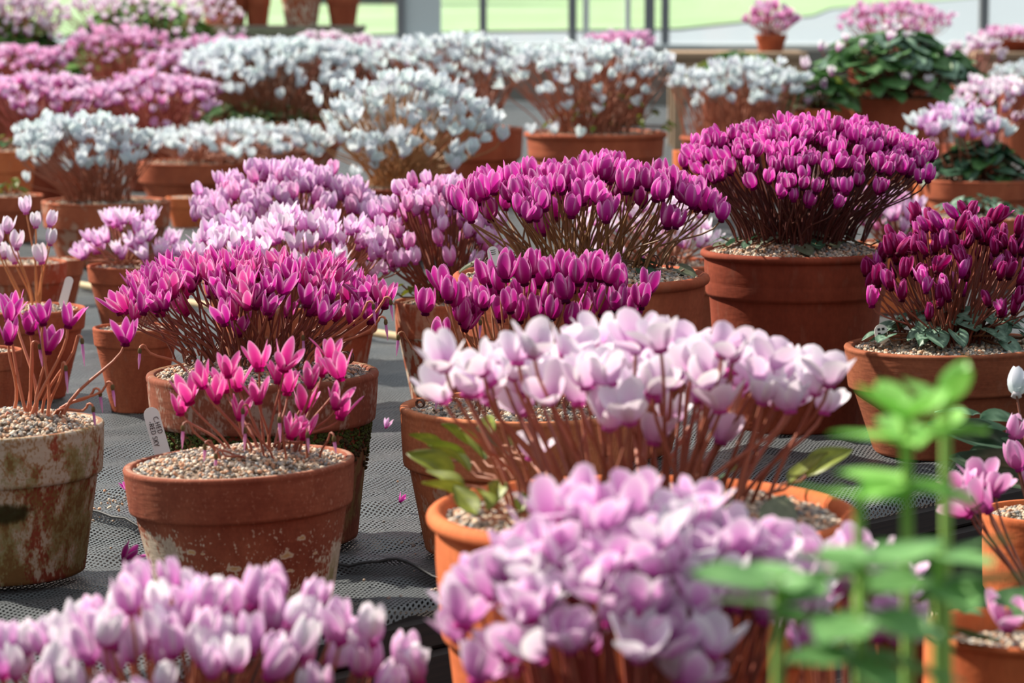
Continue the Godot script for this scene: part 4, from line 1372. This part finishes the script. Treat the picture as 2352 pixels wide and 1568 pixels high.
func build_leafy_stems():
	shoot(2090, 950, 0.90, 0.0, [[955, 4, 0.017, 0.55, 0.5], [1005, 4, 0.025, 0.15, 0.1], [1110, 4, 0.024, -0.05, 0.7]], "mint", "tall bright green leafy shoot in the right foreground, standing highest")
	shoot(2180, 915, 0.94, 0.0, [[925, 3, 0.016, 0.7, 0.9], [985, 2, 0.016, 0.2, 1.2]], "mint", "slim bright green shoot just right of the tallest one")
	shoot(1985, 1140, 0.90, 0.010, [[1140, 4, 0.020, 0.15, 0.3]], "mint", "shorter bright green shoot left of the tallest one")
	shoot(1800, 1325, 0.86, 0.004, [[1335, 4, 0.026, 0.2, 0.1], [1390, 3, 0.022, 0.0, 0.9]], "soft", "low soft green shoot over the nearest pink flowers")
	shoot(2170, 1265, 0.87, 0.002, [[1275, 4, 0.028, 0.1, 0.6], [1345, 4, 0.028, 0.0, 0.2]], "soft", "low broad-leaved shoot in front of the grit-topped pot")
	shoot(1995, 1290, 0.84, 0.002, [[1300, 4, 0.026, 0.15, 0.4], [1420, 4, 0.028, -0.1, 1.0], [1510, 4, 0.028, -0.1, 0.3]], "soft", "low green shoot left of the corner pot, reaching the bottom edge")


# ------------------------------------------------------------------ small things

func tag_mesh(l: float, w: float) -> ArrayMesh:
	# a strip with a round top and a pointed foot, standing along y
	var s := Shape.new()
	var rim := PackedVector2Array()
	rim.append(Vector2(0, 0))
	rim.append(Vector2(w * 0.5, l * 0.16))
	for k in 9:
		var a := PI * k / 8.0
		rim.append(Vector2(cos(a) * w * 0.5, l - w * 0.5 + sin(a) * w * 0.5))
	rim.append(Vector2(-w * 0.5, l * 0.16))
	for z in [0.0005, -0.0005]:
		var pts := PackedVector3Array()
		var cols := PackedColorArray()
		for p in rim:
			pts.append(Vector3(p.x, p.y, z))
			cols.append(Color.WHITE)
		for p in rim:
			pts.append(Vector3(0, lerpf(p.y, l * 0.5, 0.9), z))
			cols.append(Color.WHITE)
		s.grid(pts, rim.size(), cols, PackedVector2Array(), true)
	var side := PackedVector3Array()
	var cs := PackedColorArray()
	for z in [0.0005, -0.0005]:
		for p in rim:
			side.append(Vector3(p.x, p.y, z))
			cs.append(Color.WHITE)
	s.grid(side, rim.size(), cs, PackedVector2Array(), true)
	return s.build()


func lettering(text: String, size: float, o: Node3D, at: Vector3, turn: float) -> void:
	var t := TextMesh.new()
	var font := SystemFont.new()
	font.font_names = PackedStringArray(["Droid Sans"])
	t.font = font
	t.text = text
	t.font_size = 32
	t.pixel_size = size / 32.0
	t.depth = 0.0003
	part("lettering", t, mats.ink, o, Transform3D(Basis(Vector3.BACK, turn), at))


func build_small_things():
	# plant labels
	var foot := spot(372, 1068, 2.16)
	var o := thing("plant_label", "white plastic label with handwritten lettering, leaning against the mossy pot", "label", foot)
	o.rotation = Vector3(-0.12, 0.15, 0.26)
	part("strip", tag_mesh(0.044, 0.0115), mats.tag, o)
	lettering("C.HED", 0.0047, o, Vector3(0.0023, 0.0300, 0.0008), -PI / 2.0 + 0.04)
	lettering("-RED SKY", 0.0047, o, Vector3(-0.0023, 0.0245, 0.0008), -PI / 2.0 - 0.02)
	for q in [[135, 708, 3.06, 0.034, 0.0088, -0.28, "blank white label standing in the grit of the pot near the left edge"], [12, 748, 3.03, 0.026, 0.009, 0.1, "whitish label half hidden behind the magenta flowers at the left edge"], [203, 570, 4.2, 0.024, 0.011, 0.1, "greyish label standing in shade behind the lilac flowers at left"], [1136, 612, 2.62, 0.018, 0.0095, 0.1, "small round-topped white label in the grit of the wide grooved pot"], [2033, 790, 2.68, 0.018, 0.012, 0.1, "small white label with dark print under the silver leaves at right"], [1806, 1225, 1.55, 0.020, 0.010, 0.08, "blurred whitish label in the grit of the big orange pot"]]:
		var p := spot(q[0], q[1], q[2])
		var t := thing("plant_label", q[6], "label", p)
		t.rotation = Vector3(-0.15, 0.1, q[5])
		part("strip", tag_mesh(q[3], q[4]), mats.tag if q[0] != 203 else plain(rgb(150, 158, 150), 0.6), t)
		if q[0] == 2033:
			for k in 3:
				part("print_block", box_mesh(Vector3(0.0026, 0.0022, 0.0003), 0.00005), mats.ink, t, Transform3D(Basis(), Vector3(-0.002 + 0.004 * (k % 2), 0.0135 - 0.004 * (k / 2), 0.0007)))
		if q[0] == 1136:
			for k in 3:
				part("print_line", box_mesh(Vector3(0.0045, 0.0005, 0.0003), 0.00005), mats.ink, t, Transform3D(Basis(Vector3.BACK, 0.1), Vector3(0, 0.0145 - 0.0018 * k, 0.0007)))
	# batten lying behind the pots
	var a := Vector3(-0.62, 0.006, -4.2)
	var b := Vector3(-0.115, 0.006, -3.52)
	var s := Shape.new()
	s.tube(PackedVector3Array([a, a.lerp(b, 0.001), a.lerp(b, 0.33), a.lerp(b, 0.34), a.lerp(b, 0.35), a.lerp(b, 0.67), a.lerp(b, 0.999), b]), PackedFloat32Array([0.001, 0.005, 0.005, 0.0058, 0.005, 0.005, 0.005, 0.001]), 10, lin(rgb(196, 176, 140)), lin(rgb(186, 164, 128)))
	single("bamboo_cane", s.build(), mats.grit, "pale bamboo cane lying on the netting behind the peeling pot", "cane")
	# fallen flowers and crumbs of grit on the netting
	var fallen := [[272, 1300, "fallen purple flower on the netting between the crusted pot and chalk-stained pot", "magenta", 1.0], [286, 1136, "fallen violet petal against the left of the chalk-stained front pot", "violet", 0.7], [916, 1162, "fallen thin purple petal on the netting right of the chalk-stained pot", "violet", 0.5], [884, 990, "fallen pale lilac flower on the netting right of the mossy pot", "pink", 0.6]]
	for q in fallen:
		var d: float = EYE / drop(q[1])
		var xf := Transform3D(Basis.from_euler(Vector3(0.5, rng.randf() * TAU, 0.3)).scaled(Vector3.ONE * q[4] * 0.85), spot(q[0], q[1], d) + Vector3.UP * 0.004)
		single("fallen_flower", flowers_of("slim", q[3], 1)[2], mats.petal, q[2], "flower", xf, "fallen flowers on the netting")
	var loose := thing("stray_grit", "crumbs of grit scattered over the black netting between the pots", "grit")
	loose.set_meta("kind", "stuff")
	grit_on(loose, func() -> Vector3:
		var px := rng.randf_range(190, 1020)
		var py := rng.randf_range(960, 1420)
		if rng.randf() < 0.35:
			px = rng.randfn(255, 32)
			py = rng.randfn(1160, 14)
		var d := EYE / drop(py)
		return spot(px, py, d) + Vector3.UP * 0.002, 90, 0.0026)
